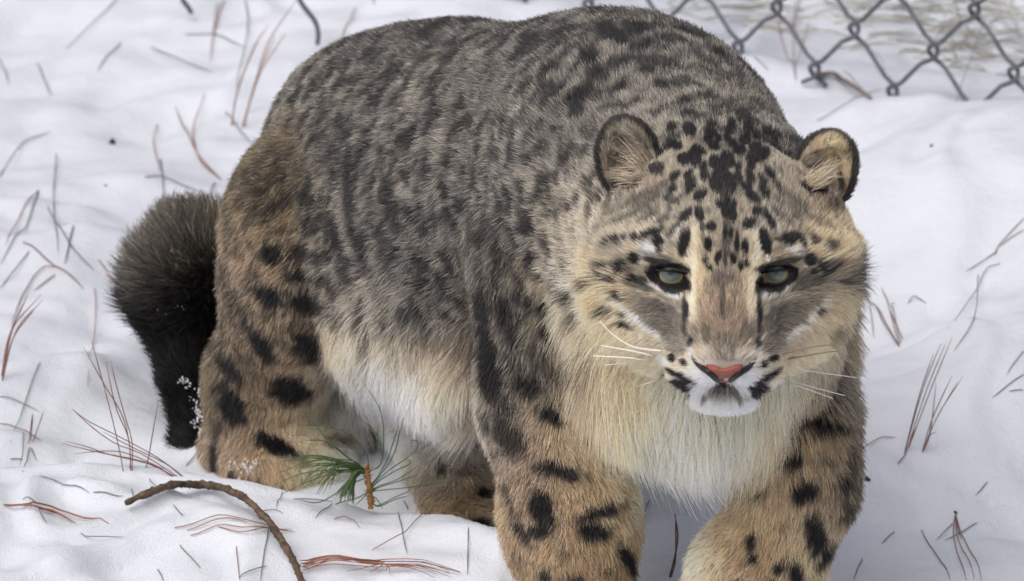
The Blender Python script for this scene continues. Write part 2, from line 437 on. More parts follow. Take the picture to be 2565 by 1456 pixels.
# base coat, read as (colour, px, py) for three groups of the coat
ANCH = dict(
 body='''D900,100 D1100,70 D1300,60 D1500,50 D1700,90 D1850,200 D1980,300 G750,250 B700,350 B650,500 D820,300 G1000,200 G1170,200 G1300,250 G1450,200
 G1600,180 L1750,210 L1850,280 G1000,400 G1200,350 G1150,500 G950,550 G1100,650 G1000,720 G1300,600 L1400,450 L1450,550 Y1430,640 Y1480,560 C1470,700 C1470,800 L950,800
 L1050,850 N1150,850 G1050,780 G1150,760 C880,850 W900,950 W1000,1010 C1100,950 C1150,1040 W1120,1120 B700,450 B720,560 T690,610 G770,720 N620,700 B580,850 N680,850 T740,800 T800,880
 B620,1000 T700,1020 N620,1120 Y740,1150 T680,1190 C800,1100 C870,1060 W920,1120 D860,450 G880,600 D1240,880 D1225,1000 G1350,850 G1400,950 N1280,1100
 N1350,1150 Y1430,1090 T1450,1200 N1350,1300 T1500,1300 T1400,1420 T1550,1420 Y1560,1250 Y1450,850 Y1550,950 Y1500,1040 C1650,1060 C1600,1140 C1750,1130 W1700,1215
 C1800,1080 C1950,1000 C2050,900 L2100,1000 Y2120,850 L2120,700 D2145,780 D2150,950 D2140,1100 T2050,1090 T2000,1110 T2050,1180 Y1930,1220 T2000,1250 T1900,1350 Y2060,1350
 T1850,1430 C1765,1440 T1800,1560 T1900,1560 T1850,1680 N1450,1560 N1460,1680 N1180,1420 D2125,1250 T1160,1250 B1100,1200 T1200,1380 G1050,300 G1350,350 G1500,330 L1620,300''',
 head='''G1830,330 L1750,450 L1900,450 L1700,520 L1950,520 L1770,600 L1890,600 Y1765,650 Y1885,650 G1825,640 G1815,700 N1815,760 N1780,780 N1850,780 G1650,800 L1610,785 L2010,785 G1965,810 G1670,850 G1945,850 Y1757,720 Y1873,720 N1815,830 L1815,895
 G1640,755 G1990,755 G1590,700 G2040,700 Y1600,720 L1690,830 L1930,820 C1600,790 C1640,845 C1690,890 Y1545,760 Y2040,760 C2000,800 C1965,850 Y1560,860 Y1530,700 Y1500,780 Y1470,700 Y1480,850 C2135,900 D2185,700 D2185,820 D2185,950
 Y2070,860 Y2110,780 Y2050,960 Y1580,950 Y1500,900 L1550,640 C1610,625 Y2010,625 L1545,590 Y2095,600 T1720,905 T1905,905 W1765,965 W1865,965 W1745,935
 W1885,935 L1810,1003 W1760,1000 W1860,1000 W1805,1030 Y1650,960 Y1960,960 C1700,1020 C1900,1020 C1805,1060 C1760,1055 C1850,1055 L1555,370 N1580,430 Y2090,400 N2060,450 L1640,400 L2000,420 L1560,500 L1680,580 L1960,580''',
 tail='''K430,570 D380,640 K520,560 K400,730 K480,700 D420,600 K430,850 K480,950 K520,900 K470,1020 D400,650 L395,610 L560,560 K560,650''')
AX, AC = {}, {}
for k, v in ANCH.items():
    it = [(w[0], *map(float, w[1:].split(','))) for w in v.split()]
    AX[k] = np.array([[a[1], a[2]] for a in it]); AC[k] = np.array([PAL[a[0]] for a in it])
SIG = dict(body=62.0, head=36.0, tail=55.0)
# markings and painted ear-hollow shade: px, py, long radius, short radius, turn, strength
def rows(txt, x0=0.0, y0=0.0, f=1.0):
    out = []
    for w in txt.replace('\n', ' ').split(';'):
        n = [float(q) for q in w.split(',')] if w.strip() else None
        if n: out.append((x0 + f * n[0], y0 + f * n[1], f * n[2], f * n[3], math.radians(n[4] if len(n) > 4 else 0), n[5] if len(n) > 5 else 1.0))
    return out
SP = {}
SP['head'] = rows('''830,135,45,35,20;980,155,60,45,60;1160,105,40,28,0,.9;1160,185,50,35,10;1330,140,65,38,95;1140,245,40,35,90;1225,235,28,28;1305,232,38,28,90;
1185,300,48,38,30;1350,285,38,35,90;1460,240,50,48;1480,140,40,33,30;1550,200,45,30,70;1440,40,60,38,10,.9;1670,185,75,40,25;1710,280,35,22,0,.8;850,290,60,38,30;
1060,340,70,32,25;1410,340,55,42,20;1550,310,55,40;1620,360,55,45,-50;930,415,55,45;1020,400,75,48,70;1550,405,90,48,10;1190,440,60,42,90;1300,425,70,58,60;
1395,480,40,25,80;1505,480,45,29,60;850,565,52,30,-45;970,540,48,25,-50;980,605,58,28,-45;990,665,58,27,-50;1100,490,52,32,-65;1110,560,42,30,-60;835,670,40,22,-50;
1065,715,62,38,-45;800,735,42,22,-50,.8;860,765,46,21,-25,.7;1250,520,100,50,90;1210,620,82,48,80;1330,620,88,40,80;1395,570,52,34,70;1270,670,90,42,90,.9;
1500,570,56,30,55;1470,650,50,32,50;1600,585,52,24,45;1665,540,62,30,60;1620,690,62,32,55;1520,740,76,36,40;1740,660,70,18,65,.8;1240,790,40,30,60;1300,800,82,34,90;
1350,790,42,25,90;1290,870,56,32,90;1345,880,62,34,90;1065,880,66,33,75;945,890,78,30,-52;870,985,110,15,-52,.9;1165,990,42,40,0;1095,990,24,28,0,.7;1555,855,42,40;
1660,925,88,27,60;1485,960,56,35,-35;940,1120,108,38,-75;1625,1120,104,40,75;1140,1145,56,28,90;1450,1160,56,25,85;1385,1130,86,17,90;1330,1050,52,17,90;1285,1040,62,19,90;
1225,1245,52,25,-75;1350,1260,52,22,75;1290,1140,90,30,90,.6;1115,1270,26,24;1150,1340,27,22;1415,1320,32,22,90;1468,1300,20,20;1285,1260,70,14,90,.8;1290,950,60,26,90,.7;
670,1035,105,30,-15;715,1110,42,40;520,1080,32,26,90;360,1110,42,25,-20;430,1090,22,18;290,1150,40,19,-45;600,1075,42,20,-50,.8;515,1260,46,44;390,1330,76,30,-65;
260,1320,28,26;490,1420,32,30;565,1440,55,34,20,.85;230,1400,52,18,60,.9;320,1430,36,20,40;720,1180,32,20,90,.9;1830,1085,62,46,20;1905,1075,62,24,38;1945,1130,42,14,65;
1760,1090,64,18,-10,.8;2000,1265,48,44;2110,1330,72,30,75;2035,1365,28,25;2190,1350,62,15,-40;2040,1095,42,24,45,.8;2185,1150,58,30,45,.75;560,800,60,30,-30,.5;680,730,60,28,-30,.6;
760,920,60,25,-40,.5;1860,800,50,30,30,.4;700,830,40,20,-40,.5;600,890,50,18,-30,.35;1900,920,60,22,40,.4;1750,760,60,20,40,.4;1700,1010,50,14,60,.5''', 1440.3, 281.8, .29297)
SP['head'] += rows('''720,225,110,26,-2;760,385,110,52,14;610,290,80,40,55;860,360,75,35,70;1590,235,120,26,0;1530,390,105,50,-12;1680,300,75,40,-58;1440,380,72,32,-80;
865,590,75,19,92;850,690,60,16,98,.8;1430,600,82,17,88;1440,720,50,14,80,.6;900,820,40,17,-72;1408,830,42,17,82;935,760,70,22,80,.35;1370,720,70,22,95,.35;
760,930,32,26,15;850,970,23,22;1530,940,42,19,-25;1450,990,26,22;830,1080,125,17,28;835,1160,75,44,28;1480,1090,115,19,-36;1420,1180,68,38,-30;
1145,1150,60,20,90;1145,1200,70,28,0,.85;1050,1222,50,10,-8,.6;1260,1225,60,11,10,.7;1010,1240,32,13,-80,.75;1270,1245,30,13,80,.75;1145,1245,30,40,90,.4;1090,1250,25,12,90,.4;1200,1250,25,12,90,.4;
245,550,46,26,25,.9;370,590,36,14,25,.9;380,672,52,18,18;440,700,32,13,25,.8;335,450,54,21,45,.85;105,345,48,28,10,.7;1900,570,36,17,-30,.85;1780,660,22,12,-10,.7;
2065,350,42,17,5,.8;2030,720,90,32,-50,.5;560,570,110,24,28,.5;1660,585,130,24,-24,.55;1810,330,90,34,0,.6;640,640,80,26,40,.4;1530,690,70,26,-60,.4;480,500,80,30,20,.3;
1145,480,150,18,90,.55;1145,330,60,80,90,.5;1040,400,70,30,70,.3;1260,400,70,30,110,.3;1145,950,60,24,0,.35;200,250,40,22,60,.7;''', 1440.3, 594.9, .32251)
WHI = rows('''630,1180,75,60,-60,.95;1900,1200,80,42,30,.8;880,1010,110,22,-55,.7;1700,960,80,22,60,.6;420,520,10,10,0,0''', 1440.3, 281.8, .29297)
WHI += rows('''775,450,75,28,18,.9;1500,450,55,34,-10,.8;640,395,110,13,28,.8;1690,340,90,10,-55,.7;500,640,230,20,40,.8;1820,630,200,17,-42,.8;905,890,60,9,80,.9;1425,890,55,9,95,.9;690,960,50,30,30,.7;
1010,1120,140,52,30,.95;1290,1120,140,48,-32,.95;1145,1285,120,38,0,.9;960,1190,110,18,-8,.6;1350,1185,100,18,10,.6''', 1440.3, 594.9, .32251)
CRM = [(1733, 635, 82, 17, math.radians(95), .6), (1734, 755, 60, 13, math.radians(90), .7), (1893, 625, 80, 15, math.radians(87), .55), (1880, 750, 55, 12, math.radians(90), .6), (1760, 560, 40, 10, math.radians(70), .5), (1880, 560, 40, 10, math.radians(110), .5)]
SP['head'] += [(1716, 795, 60, 4.6, math.radians(88), .9), (1900, 795, 60, 4.4, math.radians(92), .9), (1655, 795, 62, 30, .5, .5), (1968, 795, 62, 30, -.5, .5), (1690, 850, 42, 22, 1.0, .4), (1940, 848, 42, 22, -1.0, .4), (1600, 760, 40, 20, .5, .35), (2020, 755, 40, 20, -.5, .35), (1668, 661, 60, 8, .26, .9), (1952, 661, 60, 8, -.26, .9), (1640, 640, 40, 6, .2, .5), (1985, 640, 40, 6, -.2, .5), (1600, 715, 40, 8, .3, .6), (2020, 715, 40, 8, -.3, .6), (1650, 770, 50, 7, .45, .55), (1968, 770, 50, 7, -.45, .55), (1815, 860, 34, 20, 0, .25), (1770, 840, 30, 9, 1.4, .4), (1862, 840, 30, 9, -1.4, .4), (1560, 670, 30, 9, .2, .6), (2075, 665, 30, 9, -.2, .6)]
SP['head'] += [(1645, 428, 20, 13, 0, .9), (1566, 460, 34, 11, .1, 1), (2041, 472, 32, 14, .2, 1), (2094, 516, 22, 18, 0, .55), (1513, 505, 18, 20, 0, .6), (1600, 500, 42, 8, -.45, .55), (1640, 482, 40, 8, -.65, .55), (1985, 500, 42, 8, .65, .5), (2012, 540, 42, 8, .5, .45), (1580, 540, 46, 8, -.4, .5), (1625, 540, 36, 7, -.6, .5), (1960, 545, 36, 7, .7, .45), (2060, 560, 30, 9, .5, .4), (1540, 530, 30, 9, -.4, .4)]  # ear-hollow shade painted on at the ear bases, then temple spots
SP['ear'] = rows('''430,600,110,40,5,1;400,410,110,45,15,.65;700,300,200,28,65,.85;700,500,60,50,0,.9;560,230,120,20,55,.5;2050,640,100,50,10,1;2000,500,110,28,-25,.7;1850,330,110,20,110,.6;2280,600,80,28,80,.9''', 1440.3, 281.8, .29297)  # dark rim marks, plus shade of the ear hollow painted in black
SP['hind'] = rows('''1970,480,75,70,0,1;2180,470,80,60,0,.8;2340,500,90,50,0,.7;2150,640,80,48,0,.8;1960,790,120,55,25,.85;2240,830,135,65,20,.9;1990,850,60,40,0,.8;1910,1150,120,55,55,.9;
2240,1150,115,78,45,.95;1680,1310,130,42,45,.9;1960,930,50,38,0,.6;1800,900,70,34,30,.5;2000,130,120,48,-20,.6;2300,260,110,60,-30,.7;2250,90,100,60,20,.7;1880,40,70,38,0,.6;
1830,260,60,30,-30,.5;1640,640,90,40,80,.5;1700,760,60,36,20,.5;2400,700,90,40,60,.7;2430,330,120,40,70,.6;1780,1010,70,30,40,.5;2060,1010,70,34,-20,.5;1570,960,50,60,0,.4;1560,1150,70,50,80,.5''', 0, 469.6, .34406)
SP['hind'] += rows('''2120,60,150,84,12,1;1700,180,125,90,70,.95;2010,470,170,62,27,1;1620,40,60,60,0,.7;1560,560,190,28,92,.85;1830,745,70,32,0,.9;1600,330,60,40,60,.6;1690,700,30,60,0,.8''', 0, 954.9, .34406)
SP['hind'] += rows('''1330,810,60,36,20,.95;1330,1060,80,52,40,1;1400,1100,60,40,40,.9;1030,640,40,26,90,.7;540,370,60,40,80,.7;240,430,60,50,0,.5;520,520,50,40,90,.7;330,430,80,40,0,.6;1180,660,60,20,0,.5''', 751.4, 954.9, .34406)
SP['fore'] = rows('''1890,650,175,54,13,1;1760,920,150,76,70,.95;1750,1080,85,52,0,.95;2180,955,170,48,-20,1;2140,1090,100,72,-10,.98;2380,1290,125,42,65,1;1520,400,160,88,60,.8;1400,60,130,62,80,.85;
1820,240,90,58,30,.9;1610,1080,110,40,50,.85;1500,800,70,25,60,.8;1560,950,90,22,60,.75;1980,1440,75,32,0,.85;1780,1420,52,50,0,.85;1650,30,110,60,20,.85;1920,1250,60,40,90,.4;1360,300,90,40,80,.7;
1480,190,80,50,30,.7;1400,500,80,24,70,.6;2060,1500,60,50,0,.8;1600,1300,50,40,0,.4;2250,1380,40,30,0,.5;1400,1600,60,50,0,.8;2200,1650,70,50,0,.8''', 751.4, 954.9, .34406)
SP['fore'] += rows('''1050,320,210,46,3,1;860,560,78,56,-18,1;1110,570,60,33,0,.65;960,790,108,74,-35,1;1240,740,95,55,80,.75;1035,1120,155,80,82,1;1110,1275,110,40,-55,1;555,1160,62,32,80,.95;
580,1285,42,38,0,.95;800,1065,28,22,0,.6;775,1360,48,42,0,.95;890,1405,78,48,70,.95;620,820,55,18,-10,.8;590,600,60,16,-50,.6;1265,950,90,42,85,.7;1290,600,120,40,88,.6;740,720,40,14,0,.5;520,1320,50,14,-30,.5;
700,1500,60,50,0,.9;1000,1560,70,60,0,.9;480,1500,50,40,0,.8''', 1688.2, 954.9, .34406)
SP['body'] = rows('''1660,310,75,40,0,.85;1680,500,75,32,90,.85;1600,650,70,34,70,.75;1480,890,105,42,88,.9;1330,880,160,55,85,.85;1540,1080,85,28,88,.75;1660,850,70,32,80,.75;1770,890,50,38,60,.85;
1790,1050,55,42,60,.85;1960,800,62,42,30,.8;2020,940,60,40,60,.65;1940,1190,90,42,30,.7;2040,1240,70,28,30,.75;1360,1200,250,62,84,.95;1390,1390,120,85,70,.95;1310,340,70,40,80,.65;1450,520,130,42,85,.65;
490,1130,85,28,85,.7;430,1320,60,28,80,.5;2100,690,60,34,0,.5;1840,200,60,40,0,.6;1720,80,80,40,-20,.6;1880,120,50,60,0,.5;1580,760,50,60,0,.6;1430,700,100,36,85,.5;1850,720,60,30,60,.5;2150,1330,60,30,20,.4''', 751.4, 469.6, .34406)
SP['body'] += rows('''2090,250,120,58,30,.85;2290,210,110,38,0,.85;1930,420,65,48,0,.9;1850,700,88,48,-30,.9;1990,550,70,40,-40,.9;1830,820,66,52,0,.75;2450,630,70,38,10,.85;2330,330,70,36,-20,.75;1640,480,70,46,0,.65;
1500,340,170,38,-35,.65;1780,1110,80,56,-20,.65;2200,450,60,34,-30,.7;2150,620,60,30,-30,.7;2350,520,60,30,0,.6;1700,300,90,34,-40,.5;1950,980,60,46,0,.5;1640,1300,66,46,-40,.6;1420,900,80,40,-50,.5;1250,880,80,34,-60,.5;
700,220,120,40,-20,.6;1050,150,130,34,-12,.6;860,160,90,40,-10,.65;600,140,80,34,-20,.5''', 814.0, 0, .34406)
SP['body'] += rows('''130,840,100,27,15,.9;180,720,60,22,0,.75;80,740,70,32,0,.85;600,780,62,50,60,.65;510,860,52,34,0,.8;200,260,110,38,20,.65;60,200,70,38,20,.6;300,380,80,36,30,.65;420,330,70,30,40,.5;700,640,60,30,50,.5;
380,560,60,30,30,.5;250,560,60,24,20,.5;500,640,60,30,40,.55;820,780,70,30,55,.5''', 1688.2, 0, .34406)

HEADR = {'head', 'cheek', 'muzzle', 'chin', 'earL', 'earR'}
REGS = ['body', 'belly', 'neck', 'chest', 'foreR', 'foreL', 'hindR', 'hindin', 'hindL', 'tail', 'head', 'cheek', 'muzzle', 'chin', 'earL', 'earR']
def fields(p):
    """per point: flow, fur length, lift, region number (all blended between the pieces it lies near)"""
    n = len(p); best = np.full(n, 9.0); reg = np.zeros(n, int)
    fl = np.zeros((n, 3)); L = np.zeros(n); li = np.zeros(n); ws = np.zeros(n)
    D = []
    for q in PR:
        if q.get('sub'): D.append(None); continue
        D.append(np.abs(sd(p, q)) if q['t'] == 'c' else np.abs(sd(p, q)))
    dm = np.min([d for d in D if d is not None], axis=0)
    for q, d in zip(PR, D):
        if d is None: continue
        sg = 0.007 if q['reg'] in HEADR else 0.016
        w = np.exp(-((d - dm) / sg) ** 1.0)
        fl += w[:, None] * q['flow']; L += w * q['L']; li += w * q['lift']; ws += w
        m = d < best; best[m] = d[m]; reg[m] = REGS.index(q['reg'])
    return fl, L / ws, li / ws, reg
def ellmask(u, v, lst, soft, wig):
    m = np.zeros(len(u))
    for (cx, cy, a, b, t, s) in lst:
        k = np.nonzero((np.abs(u - cx) < a * 1.8 + 4) & (np.abs(v - cy) < a * 1.8 + 4))[0]
        if not len(k): continue
        c, sn = math.cos(t), math.sin(t); x = u[k] - cx; y = v[k] - cy
        r = np.hypot((x * c + y * sn) / a, (-x * sn + y * c) / b)
        e = soft / b
        m[k] = np.maximum(m[k], s * (1 - sstep(1 - e, 1 + e, r + wig[k])))
    return m
def coat(p, reg):
    """colour of the coat at points p"""
    u, v = UV(p)
    rn = np.array(REGS)[reg]
    n = len(p); col = np.zeros((n, 3))
    grp = np.full(n, 'body', dtype='<U4'); grp[np.isin(rn, list(HEADR))] = 'head'; grp[rn == 'tail'] = 'tail'
    x, y, z = p.T
    wob = (fbm(x * 60, y * 60, z * 60, 71, 2) - 0.5) * 50; wob2 = (fbm(x * 60, y * 60, z * 60, 91, 2) - 0.5) * 50
    for g in AX:
        k = np.nonzero(grp == g)[0]
        f = 0.35 if g == 'head' else 1.0
        uu = u[k] + wob[k] * f; vv = v[k] + wob2[k] * f
        for s in range(0, len(k), 60000):
            ks = slice(s, s + 60000)
            d2 = (uu[ks, None] - AX[g][:, 0]) ** 2 + (vv[ks, None] - AX[g][:, 1]) ** 2
            d2 -= d2.min(1)[:, None]
            w = np.exp(-d2 / (2 * SIG[g] ** 2))
            col[k[ks]] = (w @ AC[g]) / w.sum(1)[:, None]
    # mottling of the trunk: smudges running round the body
    ax = np.array([-0.62, 0.78, -0.08])
    a = p @ ax; b = x * 0.78 + y * 0.62
    w1 = (noise(x * 30, y * 30, z * 30, 5) - 0.5) * 0.9
    mo = fbm(a * 125 + w1 * 1.2, b * 80 + w1, z * 80, 23, 2)
    lo = fbm(a * 18, b * 14, z * 14, 33, 2)
    trunk = np.isin(rn, ['body', 'neck']) * 1.0
    dark = sstep(0.47, 0.64, mo + 0.22 * (lo - 0.5)) * 0.82
    light = sstep(0.54, 0.74, 1 - mo + 0.2 * (lo - 0.5)) * 0.5
    leg = np.isin(rn, ['foreR', 'foreL', 'hindR', 'hindL', 'hindin', 'belly', 'chest']) * 1.0
    ruffside = 1 - 0.8 * sstep(1390, 1480, u) * sstep(500, 620, v) * sstep(2000, 1900, u)
    dm = dark * trunk * ruffside
    upper = sstep(1000, 780, v)
    dm = np.maximum(dm, dark * 0.7 * leg * np.isin(rn, ['foreR', 'hindR']) * sstep(1150, 850, v))
    col = col * (1 - dm[:, None]) + PAL['K'] * 1.3 * dm[:, None]
    lm = light * trunk * upper
    col = col * (1 - lm[:, None]) + PAL['L'] * 1.12 * lm[:, None]
    # drawn markings, and ear-hollow shade painted as dark patches
    wg = (fbm(x * 170, y * 170, z * 170, 13, 2) - 0.5)
    far = sstep(-0.2, 0.0, 0 * x)                       # all roots share the same coat map
    isb = grp == 'body'
    m = np.zeros(n)
    kb = np.nonzero(isb)[0]
    sets = [('hind', ['hindR', 'hindL', 'hindin', 'body', 'belly']), ('fore', ['foreR', 'foreL', 'chest', 'body']), ('body', ['body', 'neck', 'foreR', 'chest', 'belly'])]
    for nm, rr in sets:
        k = np.nonzero(np.isin(rn, rr))[0]
        if nm == 'hind': k = k[(u[k] < 900) | np.isin(rn[k], ['hindL', 'hindin'])]
        gr = {'hind': 1.16, 'fore': 1.1, 'body': 1.12}[nm]
        m[k] = np.maximum(m[k], ellmask(u[k], v[k], [(q[0], q[1], q[2] * gr, q[3] * gr, q[4], min(1, q[5] * gr)) for q in SP[nm]], 9.0, wg[k] * 0.9))
    kh = np.nonzero((grp == 'head') | (np.isin(rn, ['neck', 'body']) & (v < 480) & (u > 1600)))[0]
    wh = ellmask(u[kh], v[kh], WHI, 6.0, wg[kh] * 0.5)
    col[kh] = col[kh] * (1 - wh[:, None]) + PAL['W'] * wh[:, None]
    cm = ellmask(u[kh], v[kh], CRM, 7.0, wg[kh] * 0.5)
    col[kh] = col[kh] * (1 - cm[:, None]) + PAL['C'] * cm[:, None]
    spk = sstep(0.52, 0.72, fbm(x[kh] * 210, y[kh] * 210, z[kh] * 210, 57, 2)) * 0.6 * sstep(700, 560, v[kh])
    col[kh] = col[kh] * (1 - spk[:, None]) + PAL['D'] * spk[:, None]
    m[kh] = np.maximum(m[kh], ellmask(u[kh], v[kh], [(q[0], q[1], q[2] * 1.1 + 1.0, q[3] * 1.18 + 1.0, q[4], q[5]) for q in SP['head']], 2.6, wg[kh] * 0.4))
    ke = np.nonzero(np.isin(rn, ['earL', 'earR']))[0]
    for cx, cy, tl in ((1576, 408, -0.25), (2060, 438, 0.35)):      # black edge and back of each ear
        k = ke[np.abs(u[ke] - cx) < 160]
        c_, s_ = math.cos(tl), math.sin(tl); dx, dy = u[k] - cx, v[k] - cy
        rr = np.hypot((dx * c_ + dy * s_) / 74, (-dx * s_ + dy * c_) / 112)
        m[k] = np.maximum(m[k], sstep(0.88, 0.98, rr) * 0.92)
    m[ke] = np.maximum(m[ke], ellmask(u[ke], v[ke], SP['ear'], 6.0, wg[ke]))
    col = col * (1 - m[:, None]) + PAL['K'] * m[:, None]
    return col
# ------------------------------------------------------------------ the leopard: body, fur, eyes, nose, whiskers
def attr_mat(name, rough=0.8):
    m = make_mat(name, (0.5, 0.5, 0.5), rough, 0.1)
    a = m.node_tree.nodes.new('ShaderNodeAttribute'); a.attribute_name = 'coat'
    m.node_tree.links.new(a.outputs['Color'], m.node_tree.nodes['Principled BSDF'].inputs['Base Color'])
    return m
def fur_mat():
    m = bpy.data.materials.new('fur'); m.use_nodes = True
    n = m.node_tree.nodes; l = m.node_tree.links; n.clear()
    out = n.new('ShaderNodeOutputMaterial'); a = n.new('ShaderNodeAttribute'); a.attribute_name = 'coat'
    d = n.new('ShaderNodeBsdfDiffuse'); t = n.new('ShaderNodeBsdfTranslucent'); g = n.new('ShaderNodeBsdfGlossy')
    g.inputs['Roughness'].default_value = 0.45; g.inputs['Color'].default_value = (0.9, 0.9, 0.95, 1)
    m1 = n.new('ShaderNodeMixShader'); m1.inputs[0].default_value = 0.35
    m2 = n.new('ShaderNodeMixShader'); m2.inputs[0].default_value = 0.035
    l.new(a.outputs['Color'], d.inputs['Color']); l.new(a.outputs['Color'], t.inputs['Color'])
    l.new(d.outputs[0], m1.inputs[1]); l.new(t.outputs[0], m1.inputs[2])
    l.new(m1.outputs[0], m2.inputs[1]); l.new(g.outputs[0], m2.inputs[2]); l.new(m2.outputs[0], out.inputs[0])
    return m
FUR = fur_mat()
leopard = empty('snow_leopard')
tag(leopard, 'grey and cream snow leopard with dark spots walking through snow beside the wire fence', 'snow leopard')
from mathutils.bvhtree import BVHTree
bvh = BVHTree.FromPolygons([tuple(q) for q in BV.tolist()], BQ.tolist())
CAMP = np.array([0, 0, CAM_H])
def hit(px, py, off=0.0):            # point on the animal's skin on a sight line
    d = P(px, py, 5.0) - CAMP; d /= np.linalg.norm(d)
    loc, nrm, i, dist = bvh.ray_cast(Vector(CAMP), Vector(d))
    if loc is None: return None
    return np.array(loc) - d * off
fl, Lb, lb, rb = fields(BV.astype(float))
cb = coat(BV.astype(float), rb)
body = mesh_obj('body', BV, BQ, attr_mat('skin'), leopard)
ca = body.data.attributes.new('coat', 'FLOAT_COLOR', 'POINT')
ca.data.foreach_set('color', np.concatenate([cb * 0.8, np.ones((len(cb), 1))], 1).astype(np.float32).ravel())

EYES = [(1680, 691), (1941, 690)]
def grow_fur(name, regs, dens, seed, pts=4, wid=0.00028):
    r = np.random.default_rng(seed)
    q = BQ
    ids = np.isin(np.array(REGS)[rb], regs)[q[:, 0]]
    q = q[ids]
    A = np.linalg.norm(np.cross(BV[q[:, 2]] - BV[q[:, 0]], BV[q[:, 3]] - BV[q[:, 1]]), axis=1) / 2
    c = BV[q].mean(1); nn = BN[q[:, 0]]
    view = CAMP - c; view /= np.linalg.norm(view, axis=1)[:, None]
    face = (nn * view).sum(1)
    w = A * np.where(face > -0.25, 1.0, 0.08)
    w *= c[:, 2] > ground(c[:, 0], c[:, 1]) - 0.015
    u_, v_ = UV(c)
    w *= np.where(v_ < 1500, 1.0, 0.6)
    N = int(w.sum() * dens)
    k = r.choice(len(q), N, p=w / w.sum())
    a, b = r.random(N)[:, None], r.random(N)[:, None]
    Q = q[k]
    lerp = lambda M: (M[Q[:, 0]] * (1 - a) + M[Q[:, 1]] * a) * (1 - b) + (M[Q[:, 3]] * (1 - a) + M[Q[:, 2]] * a) * b
    root = lerp(BV.astype(float)); nor = lerp(BN); nor /= np.linalg.norm(nor, axis=1)[:, None] + 1e-9
    flow, L, lift, reg = fields(root)
    u, v = UV(root)
    keep = np.ones(N, bool)
    for (ex, ey), sg in zip(EYES, (1, -1)):
        ca_, sa_ = math.cos(0.58 * sg), math.sin(0.58 * sg); dx, dy = u - ex + 0 * sg, v - ey - 9
        keep &= ((dx * ca_ + dy * sa_) / 63) ** 2 + ((-dx * sa_ + dy * ca_) / 30) ** 2 > 1
    keep &= ~((np.abs(u - 1818) < 50 - np.clip(v - 925, 0, 40) * 0.8) & (v > 905) & (v < 962))
    root, nor, flow, L, lift, reg, u, v = [m[keep] for m in (root, nor, flow, L, lift, reg, u, v)]
    N = len(root)
    rn = np.array(REGS)[reg]
    # local changes in length: beard and chest long, face short, tail tip bushy
    near = np.clip(1 - np.hypot((u - 1815) / 230, (v - 760) / 250), 0, 1)
    ish = np.isin(rn, list(HEADR))
    L = np.where(ish, L * (1 - 0.35 * near), L)
    out = np.hypot((u - 1815) / 335, (v - 745) / 315)
    ruff = sstep(0.62, 1.0, out) * (v > 560) * ~np.isin(rn, ['earL', 'earR'])
    L = np.where(ish, np.maximum(L, 0.006 + 0.024 * ruff * sstep(560, 720, v)), L)
    jaw = ish & (v > 860) & ~np.isin(rn, ['muzzle', 'chin'])
    L = np.where(jaw, np.maximum(L, 0.007 + 0.016 * sstep(960, 1040, v)), L)
    for ex, ey in EYES: L *= np.where(ish, 0.45 + 0.55 * np.clip((np.hypot((u - ex) / 70, (v - ey) / 60) - 0.5) / 0.7, 0, 1), 1)
    flow = flow - nor * (flow * nor).sum(1)[:, None]
    flow /= np.linalg.norm(flow, axis=1)[:, None] + 1e-9
    x, y, z = root.T
    # wandering of the lie of the coat
    f = np.where(ish, 130.0, 75.0)
    wv = np.stack([noise(x * f, y * f, z * f, 101 + i) - 0.5 for i in range(3)], 1) + 0.5 * np.stack([noise(x * f * 2.7, y * f * 2.7, z * f * 2.7, 111 + i) - 0.5 for i in range(3)], 1)
    amt = np.where(ish, 0.35, 1.1)[:, None]
    flow = flow + wv * amt; flow -= nor * (flow * nor).sum(1)[:, None]
    flow /= np.linalg.norm(flow, axis=1)[:, None] + 1e-9
    L = L * (0.75 + 0.5 * r.random(N)) * (0.8 + 0.4 * noise(x * 70, y * 70, z * 70, 121))
    L = np.where(np.isin(rn, ['belly', 'chest']), L * (0.45 + 1.1 * noise(x * 42, y * 42, z * 42, 161)), L)
    L = np.where(rn == 'chest', L * (1 - 0.55 * sstep(1900, 2020, u)), L)
    L = np.where(rn == 'chin', np.minimum(np.maximum(L, 0.012), 0.014), L)
    tt_ = (rn == 'tail') & (v < 860)
    L = np.where(tt_, L * (0.55 + 0.9 * noise(x * 45, y * 45, z * 45, 151)), L)
    jit = r.normal(0, 1, (N, 3)) * np.where(ish, 0.13, 0.27)[:, None]
    lf = lift * (0.7 + 0.6 * r.random(N))
    d0 = nor * lf[:, None] + flow * (1 - lf)[:, None] + jit
    d0 /= np.linalg.norm(d0, axis=1)[:, None]
    down = np.array([0, 0, -1.0])
    bend = flow * 0.5 - nor * 0.12 + down * np.clip((L - 0.02) / 0.04, 0, 1)[:, None] * 0.5
    # tufts: tips drawn towards the nearest tuft leader
    shag = np.isin(rn, ['belly', 'chest'])
    cs = np.where(ish, 0.005, np.where(shag, 0.017, 0.010))
    cell = np.floor(root / cs[:, None] + 0.35 * wv / 0.5).astype(np.int64)
    key = (cell[:, 0] * 73856093) ^ (cell[:, 1] * 19349663) ^ (cell[:, 2] * 83492791)
    _, inv = np.unique(key, return_inverse=True)
    cnt = np.bincount(inv).astype(float)
    tip = root + d0 * L[:, None]
    lead = np.stack([np.bincount(inv, tip[:, i]) / cnt for i in range(3)], 1)[inv]
    pull = (np.where(ish, 0.12, np.where(shag, 0.5, 0.24)) * (0.4 + 0.6 * r.random(N)))[:, None]
    s = np.linspace(0, 1, pts)
    PT = np.zeros((N, pts, 3), np.float32)
